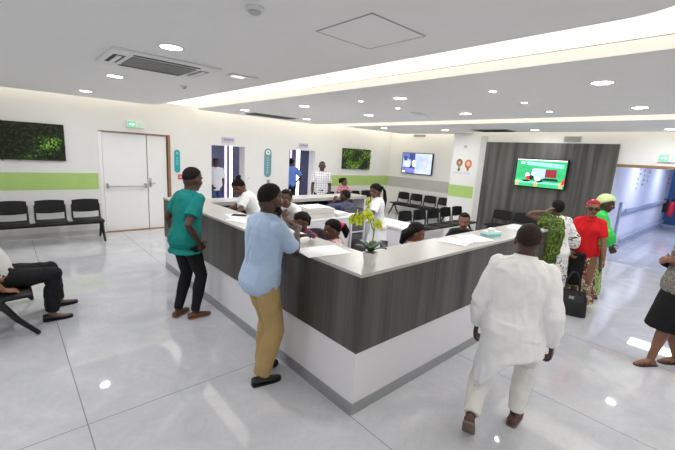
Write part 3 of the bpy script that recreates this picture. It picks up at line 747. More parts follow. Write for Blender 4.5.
# office chairs
def office_chair(lab, x, y, rz):
    t = thing('office_chair', lab, 'office chair', (x, y, 0), rz)
    s = MB().box((-.22, -.23, .42), (.22, .23, .49), bev=.03).build('seat', DKGREY, t, True)
    b = MB(); rings = []
    for i in range(9):
        u = -1+i/4; bx = -.25+.05*(1-abs(u)**2)*-1; wz = .03*u*u
        rings.append([V(-.22+.05*u*u, u*.22, .56+wz), V(-.27+.05*u*u, u*.22, .57+wz), V(-.29+.05*u*u, u*.21, 1.0-wz*1.3), V(-.24+.05*u*u, u*.21, 1.0-wz*1.3)])
    b.loft(rings).build('backrest', DKGREY, t, False, fix=True)
    MB().tube([(-.1, 0, .42), (-.26, 0, .44), (-.285, 0, .62)], .018, 8).build('back_support', BLKMET, t, True)
    MB().tube([(0, 0, .1), (0, 0, .42)], .028, 10, False).build('gas_lift', CHROME, t, True)
    for k in range(5):
        a = 2*PI*k/5; l = MB().tube([(0, 0, .11), (.27*math.cos(a), .27*math.sin(a), .075)], [.03, .018], 8).build('leg', BLKMET, t, True)
        MB().ell((.28*math.cos(a), .28*math.sin(a), .03), .03, None, 10, 8).build('castor', BLACK, l, True)
# ------------------------------------------------------------------ people
def remesh(mb, name, mats, vox, smooth=3, wrinkle=0, wfreq=9, seed=0, adapt=False):
    me = mb.mesh('tmp', mats[0] if isinstance(mats, (list, tuple)) else mats)
    bm = bmesh.new(); bm.from_mesh(me); bmesh.ops.recalc_face_normals(bm, faces=bm.faces); bm.to_mesh(me); bm.free()
    o = bpy.data.objects.new('tmp', me); COL.objects.link(o)
    md = o.modifiers.new('r', 'REMESH'); md.mode = 'VOXEL'; md.voxel_size = vox; md.use_smooth_shade = True
    if smooth: s = o.modifiers.new('s', 'SMOOTH'); s.factor = .5; s.iterations = smooth
    dg = bpy.context.evaluated_depsgraph_get(); dg.update()
    out = bpy.data.meshes.new_from_object(o.evaluated_get(dg)); out.name = name
    bpy.data.objects.remove(o); bpy.data.meshes.remove(me)
    out.materials.clear()
    for m in (mats if isinstance(mats, (list, tuple)) else [mats]): out.materials.append(m)
    n = len(out.polygons)
    out.polygons.foreach_set('material_index', [0]*n); out.polygons.foreach_set('use_smooth', [True]*n)
    if wrinkle:
        sv = V(seed*3.1, seed*1.7, 0)
        nr = [v.normal.copy() for v in out.vertices]
        for v, nn in zip(out.vertices, nr):
            p = v.co
            q = V(p.x*wfreq, p.y*wfreq, p.z*wfreq*.55)+sv
            a = noise.noise(q+V(noise.noise(q*.6), noise.noise(q*.6+V(5, 5, 5)), 0)*1.6)
            b = noise.noise(V(p.x*wfreq*2.3, p.y*wfreq*2.3, p.z*wfreq*1.1)+sv)
            v.co = p+nn*(wrinkle*(1-2.2*abs(a))*.8+wrinkle*.5*b)
    out.update(); return out

def SKIN(name, r, g, b):
    if name in MATS: return MATS[name]
    k = NT(name); v = k.coord(); f = k.noise(v, 9, 3)
    c = rgb(r, g, b)
    k.l(k.ramp(f, [(.3, tuple(x*.85 for x in c[:3])+(1,)), (.7, tuple(min(1, x*1.15) for x in c[:3])+(1,))]), k.b.inputs['Base Color'])
    k.b.inputs['Roughness'].default_value = .48; k.b.inputs['Subsurface Weight'].default_value = .06; k.b.inputs['Subsurface Radius'].default_value = (.02, .008, .004)
    MATS[name] = k.m; return k.m
SK_D = SKIN('dark brown skin', 72, 48, 38); SK_M = SKIN('brown skin', 104, 72, 56); SK_L = SKIN('warm brown skin', 132, 92, 70)
LIP = SKIN('lip tone', 112, 62, 58)
HAIR = mat('black hair', rgb(19, 17, 17), .75, var=.25, scale=80, bump=.6, bscale=160, spec=.2)
EYEW = mat('eye white', rgb(170, 160, 152), .4); EYEB = mat('dark iris', rgb(24, 16, 12), .15)

TM = [(-.055, .05, .045, 0), (-.03, .086, .064, -.006), (0, .097, .070, -.008), (.04, .096, .067, -.002), (.09, .089, .062, .004), (.14, .089, .064, .002),
      (.19, .094, .067, 0), (.235, .097, .065, -.004), (.265, .090, .056, -.008), (.285, .074, .047, -.01), (.305, .050, .038, -.008), (.322, .032, .034, -.004)]
TF = [(-.055, .05, .05, 0), (-.03, .094, .070, -.010), (0, .104, .076, -.012), (.04, .098, .068, -.004), (.09, .080, .058, .004), (.14, .080, .060, .004),
      (.19, .090, .066, .006), (.235, .092, .062, 0), (.265, .084, .052, -.006), (.285, .066, .044, -.008), (.305, .044, .034, -.008), (.322, .028, .029, -.004)]
class Fig:
    def __init__(s, label, loc, yaw, h, skin=SK_D, fem=False, girth=1.0, vox=.009, group=None, **p):
        s.label = label; s.h = h; s.fem = fem; s.g = girth; s.skin = skin; s.p = p; s.vox = vox
        s.loc = V(loc[0], loc[1], loc[2] if len(loc) > 2 else 0); s.yaw = R(yaw); s.seed = len(bpy.data.objects) % 97
        s.W = Matrix.Translation(s.loc) @ Matrix.Rotation(s.yaw, 4, 'Z'); s.Wi = s.W.inverted()
        s.skel(); s.body(group)
    def w(s, *a): return s.Wi @ V(*a)
    def tgt(s, a):
        return s.w(*a[1:]) if a[0] == 'w' else V(*a)
    @staticmethod
    def ik(a, b, l1, l2, pole):
        d = b-a; D = d.length
        if D > (l1+l2)*.999: b = a+d*((l1+l2)*.999/D); d = b-a; D = d.length
        x = (l1*l1-l2*l2+D*D)/(2*D); hgt = math.sqrt(max(0, l1*l1-x*x)); u = d/D
        pl = pole-u*pole.dot(u)
        if pl.length < 1e-5: pl = V(1, 0, 0)-u*u.x
        return a+u*x+pl.normalized()*hgt, b
    def skel(s):
        h = s.h; p = s.p
        lean = R(p.get('lean', 0)); side = R(p.get('side', 0)); tw = R(p.get('twist', 0))
        s.P = V(p.get('px', 0), p.get('py', 0), p.get('pz', .522*h))
        s.sp = []; pos = s.P-V(0, 0, .06*h); N = 37; dt = .01
        for i in range(N):
            t = -.06+i*dt
            k = 0 if t < -.02 else min(1.15, .35+(t+.02)/.28*.8)
            a = lean*k; sd = side*min(1, max(0, (t+.02)/.2)); up = V(math.sin(a), math.sin(sd), math.cos(a)*math.cos(sd)).normalized()
            ct = tw*min(1, max(0, t/.22)); lat = V(-math.sin(ct), math.cos(ct), 0); lat = (lat-up*lat.dot(up)).normalized()
            s.sp.append((t, pos.copy(), up, lat)); pos = pos+up*dt*h
        s.J = {}
        sw = (.086 if s.fem else .095)*h
        _, c, u, l = s.fr(.268)
        for k, sg in (('L', 1), ('R', -1)):
            sh = c+l*sw*sg+u*p.get('shrug'+k, 0)*h
            hip = s.P+V(0, .052*h*sg, 0)
            ft = p.get('foot'+k, (0, .085*sg, 0, 8*sg, 0))
            ank = V(ft[0], ft[1], .045*h+ft[2])
            kn, ank = s.ik(hip, ank, .246*h, .246*h, Vector(p.get('knee'+k, (1, .12*sg, .25))))
            hd = s.tgt(p.get('hand'+k, (.06, .19*sg*(h/1.75), .485*h)))
            el, hd = s.ik(sh, hd, .172*h, .150*h, Vector(p.get('elbow'+k, (-.8, .55*sg, -.2))))
            s.J[k] = dict(sh=sh, hip=hip, kn=kn, ank=ank, el=el, hand=hd, fy=R(ft[3]), fp=R(ft[4]))
        _, nb, nu, _ = s.fr(.30)
        hy, hp = p.get('head', (0, 0)); hr = p.get('tilt', 0)
        s.HR = Matrix.Rotation(R(hy), 3, 'Z') @ Matrix.Rotation(R(hp), 3, 'Y') @ Matrix.Rotation(R(hr), 3, 'X')
        hu = s.HR @ V(0, 0, 1)
        s.nb = nb; s.HC = nb+nu*.044*h+hu*.048*h+(s.HR @ V(1, 0, 0))*.008*h
        s.hk = .145*h/.228
        s.HM = Matrix.Translation(s.HC) @ s.HR.to_4x4() @ Matrix.Scale(s.hk, 4)
    def fr(s, t):
        i = (t+.06)/.01; i0 = int(max(0, min(len(s.sp)-2, math.floor(i)))); f = i-i0
        a = s.sp[i0]; b = s.sp[i0+1]
        return t, a[1].lerp(b[1], f), a[2], a[3]
    def ring(s, t, w, d, fo=0, n=24):
        _, c, u, l = s.fr(t); f = l.cross(u); h = s.h; out = []
        for j in range(n):
            a = 2*PI*j/n; ca, sa = math.cos(a), math.sin(a)
            x = math.copysign(abs(ca)**.85, ca); y = math.copysign(abs(sa)**.85, sa)
            out.append(c+f*(x*d+fo)*h+l*(y*w*h))
        return out
    def dims(s, t):
        T = TF if s.fem else TM
        for a, b in zip(T, T[1:]):
            if a[0] <= t <= b[0]:
                f = (t-a[0])/(b[0]-a[0]); w, d, fo = (a[i]+(b[i]-a[i])*f for i in (1, 2, 3)); break
        else: w, d, fo = ((0, .098, .07, -.002) if t < T[0][0] else T[-1])[1:]
        belly = (s.g-1)*math.exp(-((t-.06)/.09)**2)
        wide = 1+(s.g-1)*.8
        return w*wide, d*wide+belly*.06, fo+belly*.02
    def torso(s, mb, t0, t1, e=0, flare=0):
        n = 14; rings = []
        for i in range(n):
            t = t0+(t1-t0)*i/(n-1); w, d, fo = s.dims(t)
            fl = flare*max(0, (.12-t)/.17)
            rings.append(s.ring(t, w+e/s.h+fl, d+e/s.h+fl, fo))
        mb.loft(rings)
        if s.fem and t1 > .2:
            _, c, u, l = s.fr(.195); f = l.cross(u)
            for sg in (1, -1): mb.ell(c+f*(.036*s.h)+l*(.040*s.h*sg), (.034*s.h+e, .046*s.h+e, .044*s.h+e))
        return mb
    def limb(s, mb, pts, rad, **k): return mb.tube(pts, rad, 12, **k)
    def hand(s, mb, k):
        h = s.h; j = s.J[k]; kk = .108*h/.185; p = s.p
        sg = 1 if k == 'L' else -1
        d = Vector(p['hdir'+k]).normalized() if 'hdir'+k in p else (j['hand']-j['el']).normalized()
        nrm = Vector(p.get('palm'+k, (0, -sg, 0))); nrm = (nrm-d*nrm.dot(d)).normalized()
        t = d.cross(nrm) if k == 'R' else nrm.cross(d)
        W = j['hand']; cur = p.get('curl'+k, 16)
        mb.ell(W+d*.048*kk, (.052*kk, .042*kk, .017*kk), Matrix((d, t, nrm)).transposed())
        for i, (o, ln, sp_) in enumerate(((.030, .072, .10), (.0105, .08, .02), (-.0095, .075, -.06), (-.029, .058, -.14))):
            b = W+d*.086*kk+t*o*kk*1.08; pts = [W+d*.02*kk+t*o*.6*kk, b]; rads = [.013*kk, .0105*kk]; a = 0; dd = (d+t*sp_).normalized()
            for q, fr_ in enumerate((.45, .3, .25)):
                a += R(cur)*(1.0 if q else .9); dr = dd*math.cos(a)+nrm*math.sin(a)
                b = b+dr*ln*fr_*kk; pts.append(b); rads.append((.0092, .0085, .007)[q]*kk)
            mb.tube(pts, rads, 8)
        b = W+d*.018*kk+t*.026*kk; pts = [W+d*.01*kk, b]; rads = [.014*kk, .0125*kk]; dr = (d*.62+t*.66+nrm*.3).normalized()
        for q, ln in enumerate((.042, .032, .027)):
            b = b+dr*ln*kk; pts.append(b); rads.append((.011, .0098, .0075)[q]*kk); dr = (dr+d*.25+nrm*.12).normalized()
        mb.tube(pts, rads, 8)
    def body(s, group):
        h = s.h; mb = MB(); g = 1+(s.g-1)*.5
        s.torso(mb, -.055, .318)
        _, c, u, l = s.fr(.268)
        neckr = (.028 if s.fem else .034)*h
        mb.tube([s.fr(.265)[1], s.nb, s.HM @ V(-.022, 0, -.05)], [neckr*1.35, neckr*1.12, neckr*1.02], 14)
        for k in 'LR':
            j = s.J[k]; r = (.029 if s.fem else .033)*h*g
            mb.tube([s.fr(.296)[1]+l*(.02*h*(1 if k == 'L' else -1)), j['sh']], [.024*h*g, r*.95], 10)
            m1 = j['sh'].lerp(j['el'], .5); m2 = j['el'].lerp(j['hand'], .3)
            mb.tube([j['sh'], m1, j['el'], m2, j['hand']], [r, r*.88, .0225*h*g, .0235*h*g, .0145*h*(1 if not s.fem else .92)], 12)
            s.hand(mb, k)
            th = .052*h*g*(1.04 if s.fem else 1)
            mb.tube([j['hip'], j['hip'].lerp(j['kn'], .5), j['kn'], j['kn'].lerp(j['ank'], .32), j['kn'].lerp(j['ank'], .7), j['ank']], [th, th*.86, .0345*h*g, .0335*h*g, .025*h*g, .0215*h], 12)
            fd = V(math.cos(j['fy'])*math.cos(j['fp']), math.sin(j['fy'])*math.cos(j['fp']), -math.sin(j['fp'])); fu = V(fd.x*math.tan(j['fp']), fd.y*math.tan(j['fp']), 1).normalized() if abs(j['fp']) > .01 else V(0, 0, 1)
            fu = (V(0, 0, 1)-fd*fd.z).normalized(); j['fd'] = fd; j['fu'] = fu
            A = j['ank']; so = A-fu*.045*h
            fs = 1.0 if s.p.get('bare') else .72
            mb.tube([so+fu*.020*h-fd*.022*h, so+fu*.022*h+fd*.03*h, so+fu*.013*h+fd*.08*h, so+fu*.009*h+fd*.098*h], [.020*h*fs, .022*h*fs, .017*h*fs, .009*h*fs], 12)
            mb.tube([A, so+fu*.03*h+fd*.01*h], [.021*h, .018*h], 10)
        # head
        H = s.HM; rot = s.HR; q = s.hk
        E = lambda c_, r_: mb.ell(H @ V(*c_), tuple(x*q for x in r_), rot)
        fm = .95 if s.fem else 1
        E((-.014, 0, .026), (.098, .076, .088)); E((-.034, 0, -.016), (.068, .064, .078)); E((.022, 0, -.028), (.070, .062*fm, .084)); E((.032, 0, -.074), (.050, .047*fm, .038)); E((.064, 0, -.096), (.02, .024, .018))
        E((.074, 0, .020), (.020, .048, .011)); E((.058, .034, -.03), (.028, .026, .026)); E((.058, -.034, -.03), (.028, .026, .026))
        mb.tube([H @ V(.088, 0, .008), H @ V(.103, 0, -.026)], [.0085*q, .0135*q], 8); E((.094, .0135, -.031), (.011, .010, .008)); E((.094, -.0135, -.031), (.011, .010, .008))
        E((.084, 0, -.058), (.013, .025, .0075)); E((.082, 0, -.070), (.012, .022, .008))
        for sg in (1, -1):
            mb.ell(H @ V(-.006, .077*sg, -.014), (.020*q, .009*q, .031*q), rot @ Matrix.Rotation(sg*.35, 3, 'Z'))
        me = remesh(mb, 'person', [s.skin, LIP], s.vox, 3)
        Hi = H.inverted()
        for f in me.polygons:
            c_ = Hi @ f.center
            if abs(c_.y) < .025 and -.078 < c_.z < -.053 and c_.x > .078: f.material_index = 1
        o = bpy.data.objects.new('person', me); COL.objects.link(o); s.o = o
        o.location = s.loc; o.rotation_euler.z = s.yaw; tag(o, s.label, 'person', group)
    # -------- dressing
    def cloth(s, name, mb, m, vox=None, wr=.006, wf=9, smooth=2, label=None):
        me = remesh(mb, name, m, vox or max(.009, s.vox), smooth, wr, wf, s.seed+len(s.o.children))
        o = bpy.data.objects.new(name, me); COL.objects.link(o); o.parent = s.o
        if label: o['label'] = label
        return o
    def put(s, name, mb, m, parent=None, smooth=True, fix=False):
        return mb.build(name, m, parent or s.o, smooth, fix=fix)
    def sleeves(s, mb, L, e=.012, loose=1.0, cuff=None):
        h = s.h; g = 1+(s.g-1)*.5
        for k in 'LR':
            n = L if not isinstance(L, dict) else L[k]
            if not n: continue
            j = s.J[k]; r = (.029 if s.fem else .033)*h*g+e
            pts = [s.fr(.28)[1].lerp(j['sh'], .6), j['sh']]; rad = [.028*h+e*.5, r]
            if n <= 1: pts.append(j['sh'].lerp(j['el'], n)); rad.append(r*.95*loose)
            else:
                pts += [j['sh'].lerp(j['el'], .5), j['el']]; rad += [r*.95, (.0235*h*g+e)*loose]
                pts += [j['el'].lerp(j['hand'], (n-1)*.5), j['el'].lerp(j['hand'], n-1)]; rad += [(.0235*h*g+e)*loose, (cuff or (.017*h+e))*loose]
            # rounded start, straight cut end
            mb.tube(pts, rad, 14, False); mb.ell(pts[0], rad[0]*.98); mb.ell(j['sh'], r)
            if n > 1: mb.ell(j['el'], (.0235*h*g+e)*loose)
    def top(s, m, t0=-.04, t1=.303, e=.012, slv=.6, se=.013, loose=1.1, flare=.0, name='shirt', wr=.006, extra=None, cuff=None, label=None, wf=9):
        mb = MB(); s.torso(mb, t0, .316, e, flare); s.sleeves(mb, slv, se, loose, cuff)
        _, c, u, l = s.fr(.296)
        for k, sg in (('L', 1), ('R', -1)): mb.tube([c+l*.03*s.h*sg, s.J[k]['sh']], [.023*s.h+e*.5, .03*s.h+e], 10)
        if extra: extra(mb)
        return s.cloth(name, mb, m, wr=wr, label=label, wf=wf)
    def collar(s, m, r=.046, z=.292, thick=.009, stand=.02, name='collar'):
        r = min(r, .041); z = .312
        _, c, u, l = s.fr(z); f = l.cross(u); mb = MB(); n = 22; rings = []
        for j in range(n):
            a = 2*PI*j/n; q = c+(f*math.cos(a)+l*math.sin(a)*1.08)*r*s.h-u*(.012*s.h*max(0, math.cos(a)))
            rings.append((q, f*math.cos(a)+l*math.sin(a)))
        lo = [q-u*.03-d*.012 for q, d in rings]; hi = [q+u*stand-d*.012 for q, d in rings]; ho = [q+u*stand+d*.002 for q, d in rings]; out = [q-u*.03+d*(thick+.012) for q, d in rings]
        n0 = len(rings); vs = lo+hi+ho+out; fs = []
        for b in range(3):
            for j in range(n0): fs.append((b*n0+j, b*n0+(j+1) % n0, (b+1)*n0+(j+1) % n0, (b+1)*n0+j))
        mb.add(vs, fs); return s.put(name, mb, m, fix=True)
    def trousers(s, m, e=.007, ea=.014, t1=.02, end=.97, wr=.006, name='trousers', label=None):
        mb = MB(); h = s.h; s.torso(mb, -.055, t1, e); g = 1+(s.g-1)*.5
        for k in 'LR':
            j = s.J[k]; th = .052*h*g*(1.04 if s.fem else 1)
            a = j['kn'].lerp(j['ank'], end)
            mb.tube([j['hip'], j['hip'].lerp(j['kn'], .5), j['kn'], j['kn'].lerp(j['ank'], .35), a], [th+e, th*.86+e, .0345*h*g+(e+ea)/2, .0335*h*g+ea, .0225*h+ea], 14, False)
            mb.ell(j['hip'], th+e); mb.ell(j['kn'], .0345*h*g+(e+ea)/2)
        return s.cloth(name, mb, m, wr=wr, label=label)
    def skirt(s, m, t1, hem, w, d, cx=0, cy=0, e=.014, name='skirt', mb=None, wr=.006, label=None, fin=True):
        mb = mb or MB(); rings = []; h = s.h
        ts = [t1, (t1+.02)/2, 0, -.03]
        for t in reversed(ts):
            w_, d_, fo = s.dims(t); rings.append(s.ring(t, w_+e/h, d_+e/h, fo))
        _, c0, _, _ = s.fr(-.03); w0, d0, f0 = s.dims(-.02)
        low = []
        for i in range(1, 8):
            u = i/7; z = c0.z+(hem-c0.z)*u; W = (w0*h+e)*(1-u)+w*u; D = (d0*h+e)*(1-u)+d*u; q = u**.8
            low.append([V(c0.x*(1-q)+cx*q+(D)*math.cos(2*PI*j/24)+f0*h*(1-u), c0.y*(1-q)+cy*q+W*math.sin(2*PI*j/24), z) for j in range(24)])
        mb.loft(list(reversed(low))+rings)
        return s.cloth(name, mb, m, wr=wr, label=label, wf=8) if fin else mb
    def shoes(s, m, sole=BLACK, hgt=.062, lab=None, sandal=False):
        h = s.h
        for k in 'LR':
            j = s.J[k]; fd, fu = j['fd'], j['fu']; sd = fd.cross(fu); so = j['ank']-fu*.045*h; L = .155*h; mb = MB()
            prof = [(-.30, .010, .5), (-.285, .024, .95), (-.2, .030, 1.0), (-.05, .031, .95), (.12, .033, .78), (.32, .036, .58), (.5, .034, .47), (.62, .025, .40), (.68, .010, .28)]
            if not sandal:
                rings = []
                for u, w, z in prof:
                    c = so+fd*(u*L); ww = w*h/1.75*1.25; zz = hgt*z*h/1.7
                    rings.append([c+sd*(ww*math.cos(a))*(1 if math.sin(a) < .4 else .85)+fu*(.012+zz*.5+zz*.5*math.sin(a)) for a in (2*PI*q/14 for q in range(14))])
                mb.loft(rings); sh = s.put('shoe', mb, m, fix=True)
            else:
                for (u, w, z) in ((.36, .034, .027), (.12, .033, .046)):
                    pts = [so+fd*(u*L)+sd*(w*h/1.75*1.2*math.cos(a))+fu*(.012+z*h/1.75*1.18*math.sin(a)) for a in (PI*q/10 for q in range(11))]
                    mb.tube(pts, .0065, 6)
                mb.tube([so+fd*(.12*L)+sd*.03+fu*.05, so-fd*.05+fu*.075, so+fd*(.12*L)-sd*.03+fu*.05], .006, 6)
                sh = s.put('sandal', mb, m)
            sb = MB(); poly = []
            for u, w, z in prof: poly.append((u*L, w*h/1.75*1.32))
            pts = [(u, w) for u, w in poly]+[(u, -w) for u, w in reversed(poly)]; n = len(pts)
            sb.add([so+fd*u+sd*w+fu*.0005 for u, w in pts]+[so+fd*u+sd*w+fu*.016 for u, w in pts], [tuple(range(n)), tuple(reversed(range(n, 2*n)))]+[(i, (i+1) % n, (i+1) % n+n, i+n) for i in range(n)])
            s.put('sole', sb, sole, sh, False, True)
    def belt(s, m, t=.045, e=.019):
        mb = MB(); w, d, fo = s.dims(t); e /= s.h
        mb.loft([s.ring(t-.011, w+e, d+e, fo), s.ring(t+.011, w+e, d+e, fo)]); return s.put('belt', mb, m)
    def face(s, glasses=None, brows=True):
        H = s.HM
        for sg in (1, -1):
            e = MB().ell((0, 0, 0), .0115, None, 12, 9)
            e.v = [H @ (v+V(.0705, .031*sg, -.003)) for v in e.v]
            e.m = [1 if (sum((e.v[i] for i in f), V(0, 0, 0))/len(f)-H @ V(.082, .031*sg, -.003)).length < .0075*s.hk else 0 for f in e.f]
            s.put('eye', e, [EYEW, EYEB])
            if brows:
                b = MB().tube([H @ V(.088, .014*sg, .021), H @ V(.084, .033*sg, .026), H @ V(.068, .050*sg, .020)], [.0035*s.hk, .0042*s.hk, .0025*s.hk], 6); s.put('eyebrow', b, HAIR)
        if glasses:
            f = MB()
            for sg in (1, -1):
                f.tube([H @ V(.101-.012*abs(math.cos(a)*.024+.031)/.05, sg*(.031+.026*math.cos(a)), -.002+.021*math.sin(a)) for a in (2*PI*q/14 for q in range(15))], .003*s.hk, 6)
                f.tube([H @ V(.088, sg*.056, .004), H @ V(-.01, sg*.083, .0)], .0028*s.hk, 6)
            f.tube([H @ V(.101, .008, 0), H @ V(.101, -.008, 0)], .0028*s.hk, 6); gl = s.put('glasses', f, BLACK)
            ln = MB()
            for sg in (1, -1): ln.add([H @ V(.099-.012*abs(math.cos(a)*.024+.031)/.05, sg*(.031+.024*math.cos(a)), -.002+.02*math.sin(a)) for a in (2*PI*q/14 for q in range(14))], [tuple(range(14))])
            s.put('lens', ln, mat('smoked lens', rgb(58, 46, 44), .15), gl, False)
    def cap(s, thick=.09, shift=0, m=None, name='hair', tex=.0, front=.56, back=-.72, side=-.12, low=.88):
        H = s.HM; mb = MB(); rings = []; n = 28
        def th(x):
            ks = [(-1, back), (-.45, back+.18), (.1, side), (.55, front-.05), (1, front)]
            for a, b in zip(ks, ks[1:]):
                if x <= b[0]: return a[1]+(b[1]-a[1])*(x-a[0])/(b[0]-a[0])
            return front
        for i in range(1, 20):
            t = PI*i/20; ring = []
            for j in range(n):
                a = 2*PI*j/n; d = V(math.sin(t)*math.cos(a), math.sin(t)*math.sin(a), -math.cos(t))
                w = max(0, min(1, (d.z-th(d.x))/.16+.5)); w = w*w*(3-2*w)
                nz = noise.noise(d*4+V(s.seed, 0, 0))*tex
                sc = low*(1-w)+(1+thick+nz)*w
                zr = .089 if d.z > 0 else .089+.034*max(0, min(1, .4-d.x*1.6)); xr = .098
                ring.append(H @ (V(-.014+shift, 0, .026)+V(d.x*xr, d.y*.077*(1.0 if d.z > 0 else 1-.1*d.z*d.z), d.z*zr)*sc))
            rings.append(ring)
        mb.loft(rings); return s.put(name, mb, m or HAIR)
    def hang(s, start, pts, rad, name='braid', m=None, seg=8):
        """a lock that leaves the head at start and hangs by world offsets (forward, left, up)"""
        a = s.HM @ V(*start); return s.put(name, MB().tube([a+V(*p) for p in pts], [r*s.hk for r in rad], seg), m or HAIR)
    def tress(s, pts, rad, name='ponytail', m=None, seg=10):
        return s.put(name, MB().tube([s.HM @ V(*p) for p in pts], [r*s.hk for r in rad], seg), m or HAIR)
SHORT = mat('cropped dark hair', rgb(33, 27, 26), .85, var=.3, scale=90, bump=.7, bscale=220, spec=.15)
WHC = fabric('white cotton', rgb(236, 236, 238), .85, .02); CREAM = fabric('off white cotton', rgb(226, 225, 222), .85, .03)
TEALC = fabric('teal scrub cotton', rgb(20, 124, 118), .85, .08); BLKC = fabric('black denim', rgb(26, 26, 29), .85, .15)
BLUEC = fabric('light blue cotton', rgb(168, 189, 216), .85, .05); KHAKI = fabric('khaki cotton', rgb(172, 147, 100), .85, .07)
REDC = fabric('red pique cotton', rgb(206, 26, 34), .8, .06); GRNC = fabric('bright green lace', rgb(62, 200, 92), .8, .14)
BRNL = mat('brown leather', rgb(100, 62, 44), .45, var=.2); BLKL = mat('black leather', rgb(24, 23, 24), .4, var=.1); MARO = mat('maroon suede', rgb(86, 58, 54), .7, var=.2)
BROWNSOLE = mat('tan sole', rgb(150, 118, 92), .6)
# -- man in teal scrubs
f = Fig('man in teal scrub top and black trousers standing at the left counter arm', (1.48, 4.20), 12, 1.79, SK_D, vox=.0075, head=(4, 10), tilt=0,
        lean=9, footL=(-.05, .09, 0, 24, 0), footR=(.05, -.10, 0, -10, 0), handR=(.05, -.20, .93), elbowR=(-1, -.25, 0), palmR=(0, 1, 0), handL=(.06, .25, .90), elbowL=(-.8, .9, 0), curlR=35)
f.top(TEALC, -.072, .29, .012, .66, .013, 1.12, .014, wr=.010); f.trousers(BLKC, .005, .008, -.01); f.shoes(BRNL, BROWNSOLE); f.cap(.03, m=SHORT, tex=.02, side=0, back=-.5); f.face()
nb = MB(); _, c, u, l = f.fr(.283); fwd_ = l.cross(u)
nb.add([c-fwd_*.079+l*q*.062+u*z*.012-fwd_*.006 for q, z in ((-1, -1), (1, -1), (1, 1), (-1, 1))], [(0, 1, 2, 3)]); f.put('neck_print', nb, mat('white print', rgb(230, 236, 236), .7), smooth=False)
# -- man in light blue shirt leaning on the counter
f = Fig('man in light blue shirt and khaki trousers leaning on the counter corner', (1.54, 2.62), -2, 1.76, SK_D, vox=.0075, girth=1.0, head=(10, 4), px=.0, lean=7, twist=6,
        footL=(.09, .09, 0, 14, 0), footR=(-.02, -.08, 0, -8, 0), handR=('w', 1.93, 2.66, 1.29), elbowR=(.0, -.5, -1), handL=('w', 2.06, 2.80, 1.21), elbowL=(-.1, .5, -1), palmR=(0, .6, -1), palmL=(0, -.4, -1), curlR=55, curlL=22)
f.top(BLUEC, -.052, .29, .015, .78, .010, 1.10, .012, wr=.009); f.collar(BLUEC, .05, .294, .011, .028); f.trousers(KHAKI, .010, .026, -.025, wr=.010)
f.shoes(BLKL); f.cap(.018, m=SHORT, tex=.012, front=.66, side=.02, back=-.5); f.face()
bd = MB()
for i in range(13):
    a = R(-80+160*i/12); bd.ell(f.HM @ V(.018+.06*math.cos(a), .056*math.sin(a), -.07-.026*math.cos(a)), (.018*f.hk, .014*f.hk, .026*f.hk), f.HR, 10, 7)
f.put('beard', bd, HAIR)
# -- man in white walking away
f = Fig('man in white tunic and trousers walking away at front right', (2.70, .99), 14, 1.72, SK_D, vox=.0075, girth=1.14, head=(4, 4), lean=9, twist=3, pz=.80,
        footL=(-.25, .16, .085, 6, 52), footR=(.13, -.09, 0, -6, 0), handL=(.06, .265, .74), elbowL=(-.95, .3, 0), handR=(.06, -.255, .74), elbowR=(-.95, -.3, 0), curlR=32, curlL=25)
def tun(mb):
    h = f.h; rings = []
    for i in range(8):
        u = i/7; z = .64+(.90-.64)*u
        rings.append([V(f.P.x-.035+.03*u+(.175-.015*u)*math.cos(2*PI*j/26), f.P.y+(.222-.02*u)*math.sin(2*PI*j/26), z-(.30*max(0, math.sin(2*PI*j/26-.6))**3 - .05*max(0, -math.sin(2*PI*j/26)))*(1-u)) for j in range(26)])
    mb.loft(rings)
f.top(WHC, -.05, .29, .016, 1.93, .013, 1.12, .01, 'tunic', .011, tun, .036); f.collar(WHC, .052, .296, .012, .03)
f.trousers(CREAM, .008, .016, .04, .95, .010); f.shoes(MARO, mat('grey brown sole', rgb(120, 98, 86), .7)); f.cap(.006, m=mat('shaved dark hair', rgb(46, 36, 33), .8, var=.2, scale=60, spec=.2), tex=.006, front=.62, side=-.1, back=-.55); f.face()
# -- woman with the green shawl
SHAWL = blotch('olive green mottled shawl', [rgb(36, 50, 18), rgb(76, 98, 28), rgb(50, 68, 22), rgb(112, 138, 46), rgb(44, 60, 20)], 7, 3)
PRNT = blotch('white cloth with black leaf print', [rgb(236, 234, 232)]*6+[rgb(44, 40, 40)]+[rgb(236, 234, 232)]*8, 5, 2)
f = Fig('woman in white print dress and green shawl with a hand on her head', (5.74, 1.72), 34, 1.58, SK_M, True, 1.06, head=(8, -4), lean=5, side=6, footL=(.05, .1, 0, 10, 0), footR=(-.03, -.1, 0, -8, 0),
        handL=(.03, .20, 1.37), elbowL=(.5, .9, -.6), palmL=(-.1, -.8, -.6), hdirL=(-.35, -.75, .6), curlL=14, handR=(.12, -.26, .80), elbowR=(-.7, -.7, 0))
f.top(PRNT, -.03, .285, .016, {'L': 0, 'R': 1.5}, .02, 1.4, .0, 'bodice'); f.skirt(PRNT, .03, .16, .24, .2, .0, 0, .016, 'dress_skirt'); f.cap(.05, tex=.03); f.face(); f.shoes(BLKL)
sh = MB(); _, c, u, l = f.fr(.27); fw_ = l.cross(u)
for off, z0, z1, wd in ((.15, .0, -.62, .05), (.09, .03, -.74, .056), (.03, .03, -.68, .05), (-.02, .02, -.42, .045)):
    pts = [c+l*off+fw_*.12+u*(-.12), c+l*off+fw_*.04+u*(.045+z0), c+l*off-fw_*.09+u*.01, c+l*(off*.92)-fw_*.15+u*-.15, c+l*(off*.8)-fw_*.17+V(0, 0, z1*.6), c+l*(off*.75)-fw_*.17+V(0, 0, z1)]
    sh.tube(pts, [wd*.8, wd, wd*1.05, wd, wd*1.05, wd*.9], 12, True)
